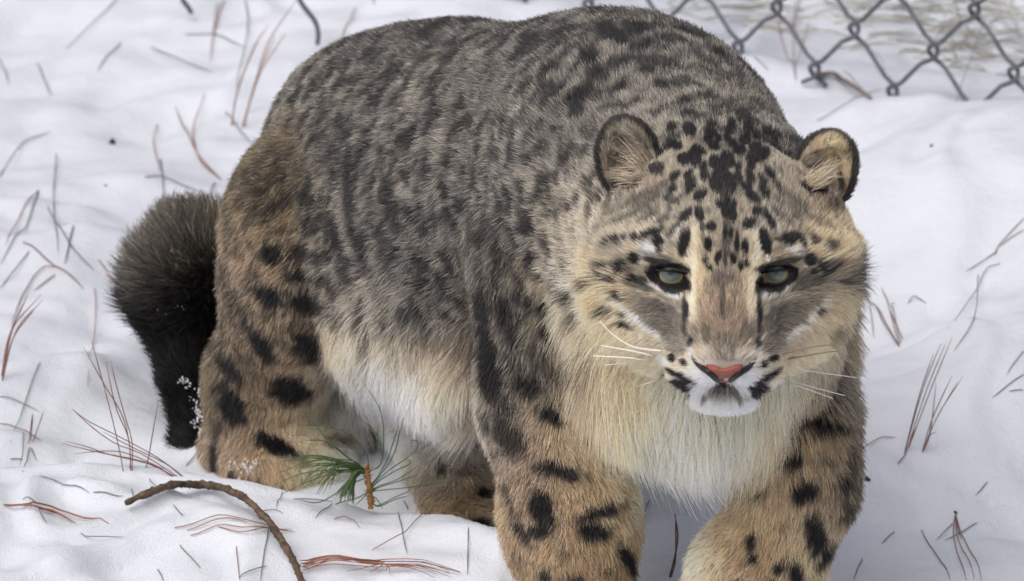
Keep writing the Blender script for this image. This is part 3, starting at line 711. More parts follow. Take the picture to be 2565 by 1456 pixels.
    for i, t in enumerate(s):
        pnt = root + L[:, None] * (t * d0 + 0.5 * t * t * bend)
        pnt = pnt + (lead - tip) * pull * (t * t)
        PT[:, i] = pnt
    mid = root + (PT[:, pts // 2] - root) * 0.9
    col = coat(mid.astype(float), reg)
    # single hairs differ: banded and agouti tone
    tone = np.exp(r.normal(0, 0.34, N))[:, None] * np.where(ish, 0.72 + 0.56 * noise(x * 260, y * 260, z * 260, 131), (0.72 + 0.56 * noise(x * 230, y * 230, z * 230, 131)) * (0.8 + 0.4 * noise(x * 110, y * 110, z * 110, 137)))[:, None]
    lum0 = np.clip(col @ np.array([0.3, 0.59, 0.11]) / 0.7, 0, 1)[:, None]
    col = col * (tone * (1 - 0.6 * lum0) + 0.6 * lum0)
    lum = (col @ np.array([0.3, 0.59, 0.11]))[:, None]; ds = np.where(np.isin(rn, ['body', 'neck']), 0.4, DESAT)[:, None]; col = col * (1 - ds) + lum * ds
    drk = lum0[:, 0] < 0.09
    blk = (r.random(N) < 0.07) & ~ish
    col[blk] *= 0.3
    light = (r.random(N) < 0.06) & ~ish & ~drk
    col[light] = col[light] * 0.55 + PAL['C'] * 0.45
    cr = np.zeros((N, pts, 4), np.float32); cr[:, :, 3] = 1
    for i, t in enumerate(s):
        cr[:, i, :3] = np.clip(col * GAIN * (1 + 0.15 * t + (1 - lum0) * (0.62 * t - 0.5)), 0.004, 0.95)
    rad = (wid * (0.75 + 0.5 * r.random(N)))[:, None] * np.array([1.0, 0.95, 0.75, 0.22] if pts == 4 else np.linspace(1, 0.25, pts))[None, :]
    hc = bpy.data.hair_curves.new(name)
    hc.add_curves([pts] * N)
    hc.attributes['position'].data.foreach_set('vector', PT.ravel())
    ra = hc.attributes.get('radius') or hc.attributes.new('radius', 'FLOAT', 'POINT')
    ra.data.foreach_set('value', rad.astype(np.float32).ravel())
    ka = hc.attributes.new('coat', 'FLOAT_COLOR', 'POINT'); ka.data.foreach_set('color', cr.ravel())
    hc.materials.append(FUR)
    o = bpy.data.objects.new(name, hc); COL.objects.link(o); o.parent = leopard
    tag(o, kind='stuff')
    return o
GAIN = 1.4
DESAT = 0.17
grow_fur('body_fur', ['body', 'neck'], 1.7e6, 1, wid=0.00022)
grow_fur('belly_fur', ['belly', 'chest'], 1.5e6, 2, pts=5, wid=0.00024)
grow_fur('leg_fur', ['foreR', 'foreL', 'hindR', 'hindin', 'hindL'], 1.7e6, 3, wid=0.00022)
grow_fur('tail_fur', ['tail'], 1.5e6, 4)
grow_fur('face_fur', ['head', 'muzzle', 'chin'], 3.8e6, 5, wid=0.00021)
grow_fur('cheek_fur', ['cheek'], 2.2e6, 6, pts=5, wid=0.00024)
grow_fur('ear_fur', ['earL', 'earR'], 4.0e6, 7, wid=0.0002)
# eyes
def quad_fit(pts, off):
    """smooth surface through the skin under sheet points; returns f(px, py, extra) -> point"""
    X, Gd = [], []
    for a, b in pts:
        h = hit(a, b)
        if h is not None: X.append((1, a - pts[0][0], b - pts[0][1], (a - pts[0][0]) ** 2, (b - pts[0][1]) ** 2, (a - pts[0][0]) * (b - pts[0][1]))); Gd.append(h[1])
    k, *_ = np.linalg.lstsq(np.array(X, float), np.array(Gd), rcond=None)
    def f(a, b, e=0.0):
        a0, b0 = a - pts[0][0], b - pts[0][1]
        return P(a, b, float(k @ np.array([1, a0, b0, a0 * a0, b0 * b0, a0 * b0])) - off - e)
    return f
EYEM = attr_mat('eye_surface', 0.12)
EYEM.node_tree.nodes['Principled BSDF'].inputs['Coat Weight'].default_value = 1.0
EYEM.node_tree.nodes['Principled BSDF'].inputs['Coat Roughness'].default_value = 0.03
LIDM = make_mat('dark_eyelid', (0.012, 0.011, 0.012), 0.4, 0.4)
PINK = noise_mat('pink_nose', (0.34, 0.105, 0.075), (0.27, 0.08, 0.06), 400, 0.5, 0.0006, 900, 0.35)
for (ex, ey), s in zip(EYES, (-1, 1)):
    c = P(ex, ey - 8, HG - 0.0300); m = PXM(c); R = 52 * m
    vs, fs = [], []
    nu, nv = 40, 28
    gaze = (CAMP - c); gaze /= np.linalg.norm(gaze)
    gaze = gaze + np.array([0, 0, 1]) * 0.03
    gaze /= np.linalg.norm(gaze)
    e1 = np.cross(gaze, [0, 0, 1.0]); e1 /= np.linalg.norm(e1); e2 = np.cross(e1, gaze)
    cols = []
    for i in range(nv + 1):
        th = math.pi * i / nv
        for j in range(nu):
            ph = 2 * math.pi * j / nu
            vs.append(R * (math.cos(th) * gaze * (1.03 if th < 0.7 else 1) + math.sin(th) * (math.cos(ph) * e1 + math.sin(ph) * e2)))
            r = math.sin(th) if th < math.pi / 2 else 1
            a = sstep(0.50, 0.56, r); b = sstep(0.64, 0.70, r)
            k = np.array([0.145, 0.18, 0.165]) * (1 - a) + np.array([0.50, 0.38, 0.15]) * a
            pu = 1 - sstep(0.16, 0.24, r)
            k = k * (1 - pu) + np.array([0.03, 0.036, 0.034]) * pu
            cols.append(k * (1 - b) + np.array([0.012, 0.011, 0.011]) * b)
    for i in range(nv):
        for j in range(nu):
            fs.append((i * nu + j, i * nu + (j + 1) % nu, (i + 1) * nu + (j + 1) % nu, (i + 1) * nu + j))
    eye = mesh_obj('eye', np.array(vs), np.array(fs)[:, ::-1], EYEM, leopard)
    eye.location = c
    at = eye.data.attributes.new('coat', 'FLOAT_COLOR', 'POINT')
    at.data.foreach_set('color', np.concatenate([np.array(cols), np.ones((len(cols), 1))], 1).astype(np.float32).ravel())
    tag(eye, 'pale grey eye with a thin golden rim')
    # lids: a thick dark rim round the half-shut opening
    inn = [(-42, -10), (-22, -10.5), (0, -8.5), (20, -6), (38, -1), (38, 6), (29, 11), (16, 17), (0, 18.5), (-18, 15), (-32, 3)]
    oth = [(-70, -25), (-30, -17), (0, -14.5), (25, -11), (48, -4), (56, 18), (56, 60), (30, 50), (5, 42), (-24, 33), (-48, 12)]
    def loop(q):
        q = [(a if s < 0 else -a, b) for a, b in q]
        return spline(np.array([(a, b, 0) for a, b in q + [q[0]]]), 56)[:-1, :2]
    A_, B_ = loop(inn), loop(oth); n = len(A_); vs = []; fs = []
    def shell(q, lift):
        r2 = q[0] ** 2 + (q[1] + 6) ** 2
        p0 = P(ex + q[0], ey + q[1], HG - 0.0300)
        return p0 + (CAMP - p0) / np.linalg.norm(CAMP - p0) * (60 - r2 / 150.0 + lift) * m
    rings = [(0, -10), (0, -1), (0.12, 2.5), (0.35, 4), (0.7, 5), (1.0, 2), (1.15, -16)]
    for k, lf in rings:
        for qa, qb in zip(A_, B_): vs.append(shell(qa * (1 - k) + qb * k, lf))
    for i in range(len(rings) - 1):
        for j in range(n):
            fs.append((i * n + j, i * n + (j + 1) % n, (i + 1) * n + (j + 1) % n, (i + 1) * n + j))
    mesh_obj('eyelid', np.array(vs) - c, fs, LIDM, eye)
# nose
ZB = lambda a, b: (1440.3 + .32251 * a, 594.9 + .32251 * b)
ol = [ZB(*q) for q in ((1015, 988), (1060, 985), (1105, 1000), (1150, 1015), (1205, 1002), (1255, 985), (1300, 985), (1288, 1030), (1240, 1072), (1208, 1112), (1168, 1128), (1138, 1130), (1100, 1112), (1078, 1062), (1040, 1030))]
cen = ZB(1155, 1062)
nf = quad_fit([cen] + ol + [((a + cen[0]) / 2, (b + cen[1]) / 2) for a, b in ol], 0.002)
ols = spline(np.array([(a, b, 0) for a, b in ol + [ol[0]]]), 60)[:-1, :2]
vs, fs = [], []; n = len(ols)
for k, e in ((1.0, -0.008), (1.0, -0.0005), (0.96, 0.0012), (0.8, 0.0030), (0.5, 0.0042), (0.2, 0.0046)):
    for q in ols:
        vs.append(nf(cen[0] + (q[0] - cen[0]) * k, cen[1] + (q[1] - cen[1]) * k, e))
vs.append(nf(*cen, 0.0046))
for i in range(5):
    for j in range(n): fs.append((i * n + j, (i + 1) * n + j, (i + 1) * n + (j + 1) % n, i * n + (j + 1) % n))
for j in range(n): fs.append((5 * n + j, 6 * n, 5 * n + (j + 1) % n))
nose = mesh_obj('nose', vs, fs, PINK, leopard); tag(nose, 'brick pink nose pad between black nostrils')
for cur in (((905, 905), (930, 955), (985, 1010), (1045, 1050), (1090, 1095), (1112, 1112)), ((1412, 915), (1388, 960), (1335, 1020), (1270, 1058), (1225, 1095), (1205, 1112))):
    pts = [ZB(*q) for q in cur]
    L3 = []
    for (a, b) in pts:
        h = hit(a, b); f3 = nf(a, b)
        L3.append(P(a, b, min(h[1] if h is not None else 9, f3[1]) - 0.0015 if abs(a - cen[0]) < 45 else (h[1] - 0.002)))
    L3 = spline(np.array(L3), 24)
    v, f = tube(L3, np.interp(np.linspace(0, 1, 24), [0, .15, .6, 1], [.0007, .0017, .0026, .0020]), 8)
    mesh_obj('nostril', v, f, LIDM, nose)
# whiskers
WHM = make_mat('whisker', (0.9, 0.87, 0.8), 0.4, 0.4); WHD = make_mat('dark_whisker', (0.25, 0.17, 0.1), 0.5, 0.3)
for wk, cur in enumerate((((650, 930), (430, 880), (200, 840)), ((650, 965), (400, 935), (140, 920)), ((640, 985), (450, 975), (230, 992)), ((720, 1088), (600, 1120), (480, 1160)), ((690, 885), (450, 850), (290, 750), (190, 650)),
            ((1590, 910), (1850, 850), (2100, 828)), ((1620, 950), (1900, 900), (2060, 880)), ((1630, 1008), (1900, 1048), (2190, 1090)), ((1560, 1110), (1750, 1160), (2000, 1250)), ((1600, 1090), (1800, 1150), (2100, 1230)))):
    pts = [ZB(*q) for q in cur]
    h0 = hit(*pts[0]); g0 = h0[1]
    L3 = [P(a, b, g0 - 0.004 * (i > 0) + 0.006 * i * 0.5) for i, (a, b) in enumerate(pts)]
    for i, (a, b) in enumerate(pts[1:], 1):
        h = hit(a, b)
        if h is not None and h[1] - 0.02 < L3[i][1]: L3[i] = P(a, b, h[1] - 0.022)
    v, f = tube(spline(np.array(L3), 14), np.linspace(0.0008, 0.00035, 14), 5)
    mesh_obj('whisker', v, f, WHD if wk in (5, 6) else WHM, leopard)

# long pale hairs inside each ear
def ear_tuft(roots, ends, seed):
    r = np.random.default_rng(seed); n = 70; PT = []
    for _ in range(n):
        a = roots[0] + (roots[1] - roots[0]) * r.random() + r.normal(0, 4, 2)
        b = ends[0] + (ends[1] - ends[0]) * r.random() + r.normal(0, 14, 2)
        b = a + (b - a) * (0.55 + 0.45 * r.random())
        h = hit(*a)
        if h is None: continue
        g0 = h[1]; L = [h]
        mdl = (a + b) / 2 + r.normal(0, 3, 2)
        L += [P(*(a + (mdl - a) * 0.6), g0 - 0.004), P(*mdl, g0 - 0.005 - 0.003 * r.random()), P(*b, g0 - 0.003 - 0.005 * r.random())]
        PT.append(L)
    PT = np.array(PT, np.float32); n = len(PT)
    hc = bpy.data.hair_curves.new('ear_tuft'); hc.add_curves([4] * n)
    hc.attributes['position'].data.foreach_set('vector', PT.ravel())
    ra = hc.attributes.get('radius') or hc.attributes.new('radius', 'FLOAT', 'POINT')
    ra.data.foreach_set('value', np.tile(np.array([.00022, .0002, .00017, .00006], np.float32), n))
    k = np.where(r.random(n) < 0.8, 1.0, 0.35)[:, None, None] * (0.8 + 0.4 * r.random(n))[:, None, None]
    cr = np.ones((n, 4, 4), np.float32); cr[:, :, :3] = np.clip(PAL['C'] * k, 0, 0.9)
    ka = hc.attributes.new('coat', 'FLOAT_COLOR', 'POINT'); ka.data.foreach_set('color', cr.ravel())
    hc.materials.append(FUR)
    o = bpy.data.objects.new('ear_tuft', hc); COL.objects.link(o); o.parent = leopard; tag(o, kind='stuff')
ear_tuft(np.array([[1615.0, 400], [1630, 450]]), np.array([[1540.0, 330], [1525, 440]]), 21)
ear_tuft(np.array([[1600.0, 445], [1610, 455]]), np.array([[1520.0, 430], [1520, 450]]), 22)
ear_tuft(np.array([[2005.0, 440], [2030, 480]]), np.array([[2095.0, 380], [2100, 440]]), 23)
ear_tuft(np.array([[2010.0, 455], [2050, 470]]), np.array([[2080.0, 420], [2090, 455]]), 24)
# ------------------------------------------------------------------ fence, needles, seedling, branch
WIRE = noise_mat('galvanised_wire', (0.075, 0.083, 0.10), (0.125, 0.135, 0.155), 60, 0.45, 0.0, None, 0.5)
WIRE.node_tree.nodes['Principled BSDF'].inputs['Metallic'].default_value = 0.1
fence = empty('chain_link_fence')
tag(fence, 'grey chain link wire fence sunk into the snow behind the leopard', 'fence')
FB = P(2040, 178, 7.02); YW = math.radians(43)
FE = np.array([math.cos(YW), -math.sin(YW), 0]); FN = np.array([-math.sin(YW), -math.cos(YW), 0]); FZ = np.array([0, 0, 1.0])
DH, DV = 0.0985, 0.104
RW = 0.0023
for j in range(-22, 20):
    pts = []; kmax = 14
    par = j % 2                       # column j (left) is even -> its knots sit on full rows
    for k in range(0, kmax):
        left = (k % 2 == 0) == (par == 0)
        sgn = -1 if left else 1
        x = (j + (0 if left else 1)) * DH / 2
        z = k * DV / 2
        nxt = -sgn
        # hook past the neighbour, turning from front to back
        ov = 0.0052 * sgn
        for (dx, dz, dn) in ((-0.012, -0.0135, 1), (0.1, -0.0065, 0.9), (0.75, -0.0042, 0.6), (1.0, 0.0, 0.0), (0.75, 0.0042, -0.6), (0.1, 0.0065, -0.9), (-0.012, 0.0135, -1)):
            if abs(dx) < 0.05: px_ = x - sgn * 0.0125
            else: px_ = x + ov * dx
            side = 1 if not left else -1
            pts.append(FB + FE * px_ + FZ * (z + dz) + FN * (0.0032 * dn * side))
    pts = np.array(pts)
    if pts[0][2] < -0.05: pass
    v, f = tube(pts, RW, 6)
    mesh_obj('wire', v, f, WIRE, fence)
for nm, pl, lab in (('wire_end', ((735, -60), (750, 0), (788, 52), (797, 84), (795, 112)), 'bent dark wire end hanging down above the snow behind the leopard\'s rump'),
                    ('wire_end', ((440, -50), (458, 0), (471, 18), (480, 34)), 'short dark wire tip poking down above the snow behind the tail')):
    b = on_ground(*pl[-1], 0.012)
    L3 = spline(np.array([P(a, c, b[1]) for a, c in pl]), 16)
    v, f = tube(L3, 0.0026, 6)
    tag(mesh_obj(nm, v, f, WIRE), lab, 'wire')

MR = noise_mat('brown_needle', (0.25, 0.10, 0.075), (0.17, 0.075, 0.06), 30, 0.5)
MO = noise_mat('orange_needle', (0.36, 0.16, 0.08), (0.26, 0.10, 0.06), 30, 0.5)
MG = noise_mat('grey_green_needle', (0.08, 0.11, 0.105), (0.16, 0.19, 0.18), 25, 0.5)
MD = noise_mat('dark_needle', (0.03, 0.032, 0.03), (0.06, 0.05, 0.045), 25, 0.5)
MF = noise_mat('fresh_needle', (0.04, 0.085, 0.025), (0.085, 0.14, 0.05), 20, 0.42, 0, None, 0.4)
MP = noise_mat('faded_needle', (0.40, 0.22, 0.17), (0.30, 0.17, 0.13), 25, 0.6)
NM = dict(r=MR, o=MO, g=MG, d=MD, p=MP, f=MF)
def flat_path(pl, n=12, lift=0.0015, arch=0.004):
    q = np.array([on_ground(a, b, lift) for a, b in pl])
    s = spline(q, n)
    zg = ground(s[:, 0], s[:, 1]) + lift
    s[:, 2] = np.maximum(s[:, 2], zg) + arch * np.sin(np.linspace(0, math.pi, n))
    return s
def up_path(pl, n=12):
    b = on_ground(*pl[0], -0.004)
    return spline(np.array([P(a, c, b[1]) for a, c in pl]), n)
def needle_mesh(path, r=0.00055):
    n = len(path)
    v, f = tube(path, np.interp(np.linspace(0, 1, n), [0, .1, .8, 1], [r * .8, r, r, r * .35]), 5)
    return v, f
# zone: loose needles, one each:  colour, how, points
ZONES = [
 ('on the smooth snow behind the tail', 'needles on the snow behind the tail', '''g:292,0 165,124; g:303,110 244,179; g:378,119 533,184; g:464,89 537,93 616,120; g:614,0 621,76 592,224; p:564,0 537,76 526,158; p:545,8 533,90; g:564,282 630,361;
  p:394,313 385,361 402,430; g:401,399 411,520; g:363,448 416,451 509,489; g:540,458 526,509; g:0,444 52,368 127,329; g:141,389 135,520 146,634; g:0,151 22,210; g:93,160 129,241; p:96,476 52,542 14,614; g:96,476 69,566 0,662;
  g:119,521 172,611 237,681; g:184,566 162,662; r:58,607 127,662 172,690 210,729; g:72,631 0,724; p:138,690 86,728; p:138,669 103,676 52,752 28,831; p:248,655 272,690 306,726; p:237,724 239,814 220,968; p:890,20 852,107; p:935,-5 937,18; g:466,1170 500,1130'''),
 ('on the snow bank in front of the hind paws', 'needles on the snow bank', '''g:100,908 83,955 26,1118; g:0,1001 34,1007 96,1034; r:0,1065 34,1072 76,1089 105,1108; g:60,1087 58,1134 50,1166; d:26,1156 58,1155; d:57,1180 69,1158 93,1155; g:103,1196 165,1220 224,1240; g:234,1239 308,1245; g:375,1204 394,1223;
  g:330,1228 334,1251; g:57,1252 96,1268; g:100,1285 117,1311; g:203,1344 310,1346; g:435,1266 459,1296; g:451,1368 502,1423; g:674,1320 652,1456; g:707,1234 692,1278; o:643,1295 657,1285 688,1280 709,1292; p:592,1373 600,1454;
  g:599,1454 636,1430 671,1418; o:837,1301 865,1299 901,1325; o:932,1378 1027,1330 1157,1275; g:997,1284 1008,1340 1020,1390; g:1173,1327 1171,1442; d:1011,1258 1023,1281; g:735,1252 835,1258; g:832,1262 790,1302; d:1263,1412 1278,1404; g:395,1430 410,1456'''),
 ('on the rippled snow beside the forelegs', 'needles beside the forelegs', '''d:1627,1254 1598,1385; r:2156,1127 2201,1106 2245,1101; r:2249,1163 2273,1134; d:2275,765 2290,748 2321,765; g:2165,710 2180,779 2189,848; d:2564,549 2503,621 2493,638; r:2564,576 2503,621; d:2497,631 2419,683; g:2505,662 2455,717 2376,827;
  d:2450,693 2441,796 2390,882; g:2564,879 2521,944; d:2564,941 2485,1003; d:2529,985 2564,985; g:2472,1210 2443,1247; g:2385,1313 2345,1354; g:2447,1315 2366,1356; g:2240,1335 2208,1364; d:2160,1402 2139,1454; d:2309,1333 2380,1456; r:2232,786 2262,853; p:1738,1205 1736,1228'''),
 ('on the snow at the foot of the fence', 'needles at the foot of the fence', '''r:1946,48 1963,120 1993,208; r:1993,3 1987,120 1993,203; p:2025,60 2005,131 1994,162; r:2113,177 2165,230; r:1888,143 1925,179; d:2046,306 2128,258 2208,224; g:2459,69 2393,256; r:2388,-2 2410,60 2450,110; g:2530,40 2555,100; p:2340,100 2372,60'''),
]
LM = {'needles on the snow behind the tail': [(282, 360, 'near the black oval seed'), (360, 560, 'next to the bushy tail tip'), (40, 760, 'near the thin reddish needle fan'), (610, 250, 'close to the leopard\'s rump'), (480, 40, 'below the short wire tip'), (790, 90, 'below the bent wire end'), (130, 130, 'far from the tail, uphill of the seed')],
 'needles on the snow bank': [(310, 1250, 'by the thick end of the branch'), (560, 1240, 'under the arch of the branch'), (300, 1120, 'among the upright brown needles'), (925, 1290, 'by the pine seedling'), (80, 1080, 'by three short upright needles'), (130, 1290, 'by the thick orange needles'), (1200, 1380, 'against the foreleg'), (620, 1330, 'by the loop of orange needles'), (640, 1440, 'by the branch\'s needled end')],
 'needles beside the forelegs': [(2310, 1040, 'near the tall needle sheaf'), (2220, 800, 'near the small brown spray'), (2400, 1330, 'on the mound with the dark bud'), (2500, 600, 'downhill of the fence heap'), (1640, 1330, 'between the forelegs'), (2200, 1380, 'beside the left paw'), (2470, 800, 'on the smooth slope between heap and sheaf'), (2150, 1130, 'touching the left foreleg')],
 'needles at the foot of the fence': [(1960, 100, 'under the fence mesh by the leopard\'s neck'), (2130, 200, 'beside the grey twig'), (2430, 100, 'behind the fence mesh above the heap')]}
CN = dict(r='brown', o='orange brown', g='grey green', d='dark', p='faded pinkish')
for place, grp, txt in ZONES:
    for w in txt.replace('\n', ' ').split(';'):
        c, pp = w.strip().split(':')
        pl = [tuple(map(float, q.split(','))) for q in pp.split()]
        far_ = np.mean([q[1] for q in pl]) < 760
        v, f = needle_mesh(flat_path(pl, 12, 0.0012, 0.0004 if len(pl) == 2 else 0.0012), 0.0006 if (far_ and pl[0][0] < 1200) else 0.00042)
        o = mesh_obj('pine_needle', v, f, NM[c])
        e0, e1 = np.array(pl[0]), np.array(pl[-1]); Lp = sum(math.dist(pl[i], pl[i + 1]) for i in range(len(pl) - 1)); ch = math.dist(e0, e1) / Lp
        size = 'long' if Lp > 125 else 'short' if Lp < 62 else 'medium'
        shp = 'straight' if len(pl) == 2 else 'curved' if ch > 0.9 else 'hooked'
        md = np.mean(pl, axis=0)
        near = min(LM[grp], key=lambda q: math.hypot(q[0] - md[0], q[1] - md[1]))[2]
        lb = '%s %s %s pine needle on snow %s' % (size, shp, CN[c], near)
        tag(o, lb, 'pine needle', lb.replace('pine needle', 'pine needles'))
def bundle(label, needles, up, r=0.00045):
    root = empty('needle_bundle'); first = None
    for c, pl in needles:
        path = up_path(pl) if up else flat_path(pl, 14, 0.0015, 0.0025)
        v, f = needle_mesh(path, r)
        mesh_obj('needle', v, f, NM[c], root)
    tag(root, label, 'pine needles', 'bundles of fallen pine needles')
def PL(txt): return [(w.strip().split(':')[0], [tuple(map(float, q.split(','))) for q in w.strip().split(':')[1].split()]) for w in txt.split(';')]
bundle('tall bundle of faded red needles standing in snow close behind the leopard\'s rump', PL('p:607,334 640,206 674,103 743,0; p:616,292 654,179 716,83; p:581,327 592,241 636,120 674,62; p:604,330 645,190 690,90; p:578,325 600,210 650,95'), True, 0.0007)
bundle('pair of curved faded needles joined at one end behind the tail', PL('r:554,451 492,389 461,327 439,268; p:548,446 499,403 483,334 513,237'), False, 0.0007)
bundle('fan of thin reddish needles standing in snow well beyond the bank', PL('r:3,968 28,834 69,741; p:3,968 28,831 103,738; p:4,960 40,830 107,752; r:2,955 20,850 52,790; p:0,930 40,918 79,912; p:4,962 32,850 90,770'), True, 0.0006)
bundle('cluster of upright brown needles stuck in the crest of the snow bank', PL('r:311,1197 299,1127 275,1024 250,930 230,855; r:322,1190 327,1140 310,1050 262,965 209,870; r:330,1192 331,1110 312,1040 290,960 277,903; r:328,1195 322,1100 290,1020 265,905'), True)
bundle('sprawling brown needles leaning off the snow bank towards the curved branch', PL('r:475,1210 400,1150 300,1095 220,1055 182,1025; r:470,1212 360,1140 290,1112 230,1070 182,1026; r:460,1208 380,1165 270,1138 220,1120 165,1106; r:455,1208 370,1160 255,1135 153,1111; r:440,1190 330,1140 270,1130 186,1137; r:478,1211 420,1165 330,1120 258,1082'), True)
bundle('bent dark needle standing among brown ones on the bank', PL('d:332,1184 350,1178 366,1172 380,1100 397,1001'), True)
bundle('three short straight brown needles upright on the bank', PL('r:70,1122 76,1080 81,1036; r:75,1120 79,1080 83,1038; r:78,1120 94,1075 110,1029'), True)
bundle('thick orange needles lying flat on the near slope of the bank', PL('o:10,1266 69,1270 138,1282 206,1302 272,1327; o:96,1278 140,1292 189,1311; o:14,1268 80,1274 150,1290'), False, 0.0008)
bundle('loose loop of orange needles passing under the curved branch', PL('o:437,1335 533,1301 619,1309 736,1335; o:468,1332 537,1314 619,1309; o:477,1342 547,1332 619,1328 688,1332 740,1336; o:547,1332 619,1340 671,1333 733,1326'), False)
bundle('dark bent twig needle standing between seedling and hind paw', PL('d:1037,1282 1058,1220 1064,1177'), True, 0.0007)
bundle('curved brown needle standing in the trampled snow between the forelegs', PL('r:1672,1462 1684,1420 1698,1350 1690,1287; r:1676,1460 1692,1400 1692,1290'), True, 0.0007)
bundle('tall sheaf of brown needles leaning over the rippled snow', PL('r:2262,1150 2300,1000 2338,886; r:2265,1140 2310,980 2357,860; r:2268,1140 2320,980 2368,862; r:2270,1140 2330,980 2385,845; r:2266,1142 2282,1100 2300,1060'), True)
bundle('shorter dense sheaf of brown needles beside the tall leaning sheaf', PL('r:2307,1144 2335,1050 2385,941; r:2308,1140 2350,1040 2412,944; r:2306,1145 2330,1080 2345,960; r:2307,1142 2322,1110 2330,1090 2345,1082; r:2308,1143 2340,1060 2400,955'), True)
bundle('small spray of brown needles on bright snow beside the cheek ruff', PL('r:2252,869 2225,772 2208,722; r:2250,866 2204,800 2180,759; r:2251,868 2215,810 2184,765; r:2255,862 2240,800 2232,775 2242,762'), False)
bundle('brown needles hanging from a dark bud on the small snow mound', PL('r:2393,1290 2388,1340 2400,1400 2420,1456; r:2393,1290 2400,1360 2440,1456; r:2394,1290 2410,1350 2459,1456; r:2393,1290 2396,1320 2408,1350'), False)
def blob(name, c, r, mat, seed, sq=(1, 1, 1), parent=None, rough=0.35, n=10):
    rr = np.random.default_rng(seed); vs = []; fs = []
    for i in range(n + 1):
        th = math.pi * i / n
        for j in range(n):
            ph = 2 * math.pi * j / n
            d = np.array([math.sin(th) * math.cos(ph), math.sin(th) * math.sin(ph), math.cos(th)])
            k = 1 + rough * (2 * noise(np.array([d[0] * 1.7 + seed]), np.array([d[1] * 1.7]), np.array([d[2] * 1.7]), seed)[0] - 1)
            vs.append(d * k * r * np.array(sq))
    for i in range(n):
        for j in range(n): fs.append((i * n + j, (i + 1) * n + j, (i + 1) * n + (j + 1) % n, i * n + (j + 1) % n))
    o = mesh_obj(name, vs, fs, mat, parent); o.location = c
    return o
SEED = noise_mat('dark_seed', (0.018, 0.015, 0.014), (0.035, 0.025, 0.02), 200, 0.5)
for (a, b, r, lab) in ((282, 360, 0.0036, 'black oval seed lying on the smooth snow behind the tail'), (265, 468, 0.0016, 'tiny dark seed sunk in a dent below the black oval seed'), (2333, 366, 0.0016, 'tiny dark speck of bark on the heap before the fence'),
                       (2172, 1202, 0.0024, 'small dark bud on the snow beside the left foreleg'), (2393, 1288, 0.0022, 'small dark bud holding hanging brown needles')):
    c = on_ground(a, b, 0.001); tag(blob('seed', c, r, SEED, int(a), (1, 0.8, 1.25)), lab, 'seed')
# twig by the fence
TW = noise_mat('twig_bark', (0.13, 0.11, 0.10), (0.24, 0.20, 0.17), 90, 0.8, 0.001, 200)
v, f = tube(flat_path([(2039, 194), (2101, 206), (2180, 246)], 16, 0.003, 0.004), np.linspace(0.0032, 0.0018, 16), 7)
tag(mesh_obj('twig', v, f, TW), 'straight grey twig lying on the snow below the fence mesh', 'twig')

# curved branch with needle pegs
BARK = noise_mat('branch_bark', (0.06, 0.04, 0.03), (0.17, 0.12, 0.075), 160, 0.85, 0.0015, 400)
br = empty('fallen_branch'); tag(br, 'bare brown curved branch with peg-like bumps arching over the snow bank', 'branch')
bp = [(315, 1260), (385, 1229), (430, 1216), (480, 1213), (540, 1218), (600, 1240), (655, 1285), (700, 1345), (735, 1405), (757, 1462), (765, 1500)]
q = np.array([on_ground(a, b, 0.012) for a, b in bp])
path = spline(q, 70)
path[:, 2] = np.maximum(path[:, 2], ground(path[:, 0], path[:, 1]) + 0.002)
path = path + rng.normal(0, 0.0004, path.shape)
rad = np.interp(np.linspace(0, 1, 70), [0, .06, .4, 1], [.0022, .0034, .0032, .0026]) * (1 + 0.18 * rng.standard_normal(70).clip(-1, 1))
V, Fc = tube(path, rad, 9)
V = [np.array(x) for x in V]
for i in range(4, 68):
    for _ in range(3):
        t = path[min(i + 1, 69)] - path[i - 1]; t /= np.linalg.norm(t)
        d = rng.normal(0, 1, 3); d -= t * np.dot(d, t); d /= np.linalg.norm(d)
        p0 = path[i] + d * rad[i] * 0.7 + t * rng.uniform(-.002, .002)
        v2, f2 = tube([p0, p0 + d * 0.0007 + t * 0.0008, p0 + d * 0.0012 + t * 0.0014], [0.0010, 0.0008, 0.0004], 5)
        o_ = len(V); V += v2; Fc += [tuple(k + o_ for k in fa) for fa in f2]
mesh_obj('stem', V, Fc, BARK, br)
for k in range(13):
    y0 = 1408 + 3.2 * (k % 8); e = 1441 + rng.uniform(-9, 8)
    x1 = rng.uniform(1080, 1160) if k < 9 else rng.uniform(850, 1000)
    pl = [(752 + 0.3 * (y0 - 1408), y0), (830, y0 + rng.uniform(-10, 2)), (960, (y0 + e) / 2 + rng.uniform(-10, 4)), (x1, e)]
    v, f = needle_mesh(flat_path(pl, 14, 0.004, 0.005), 0.00042)
    mesh_obj('needle', v, f, MR if k % 3 else MO, br)

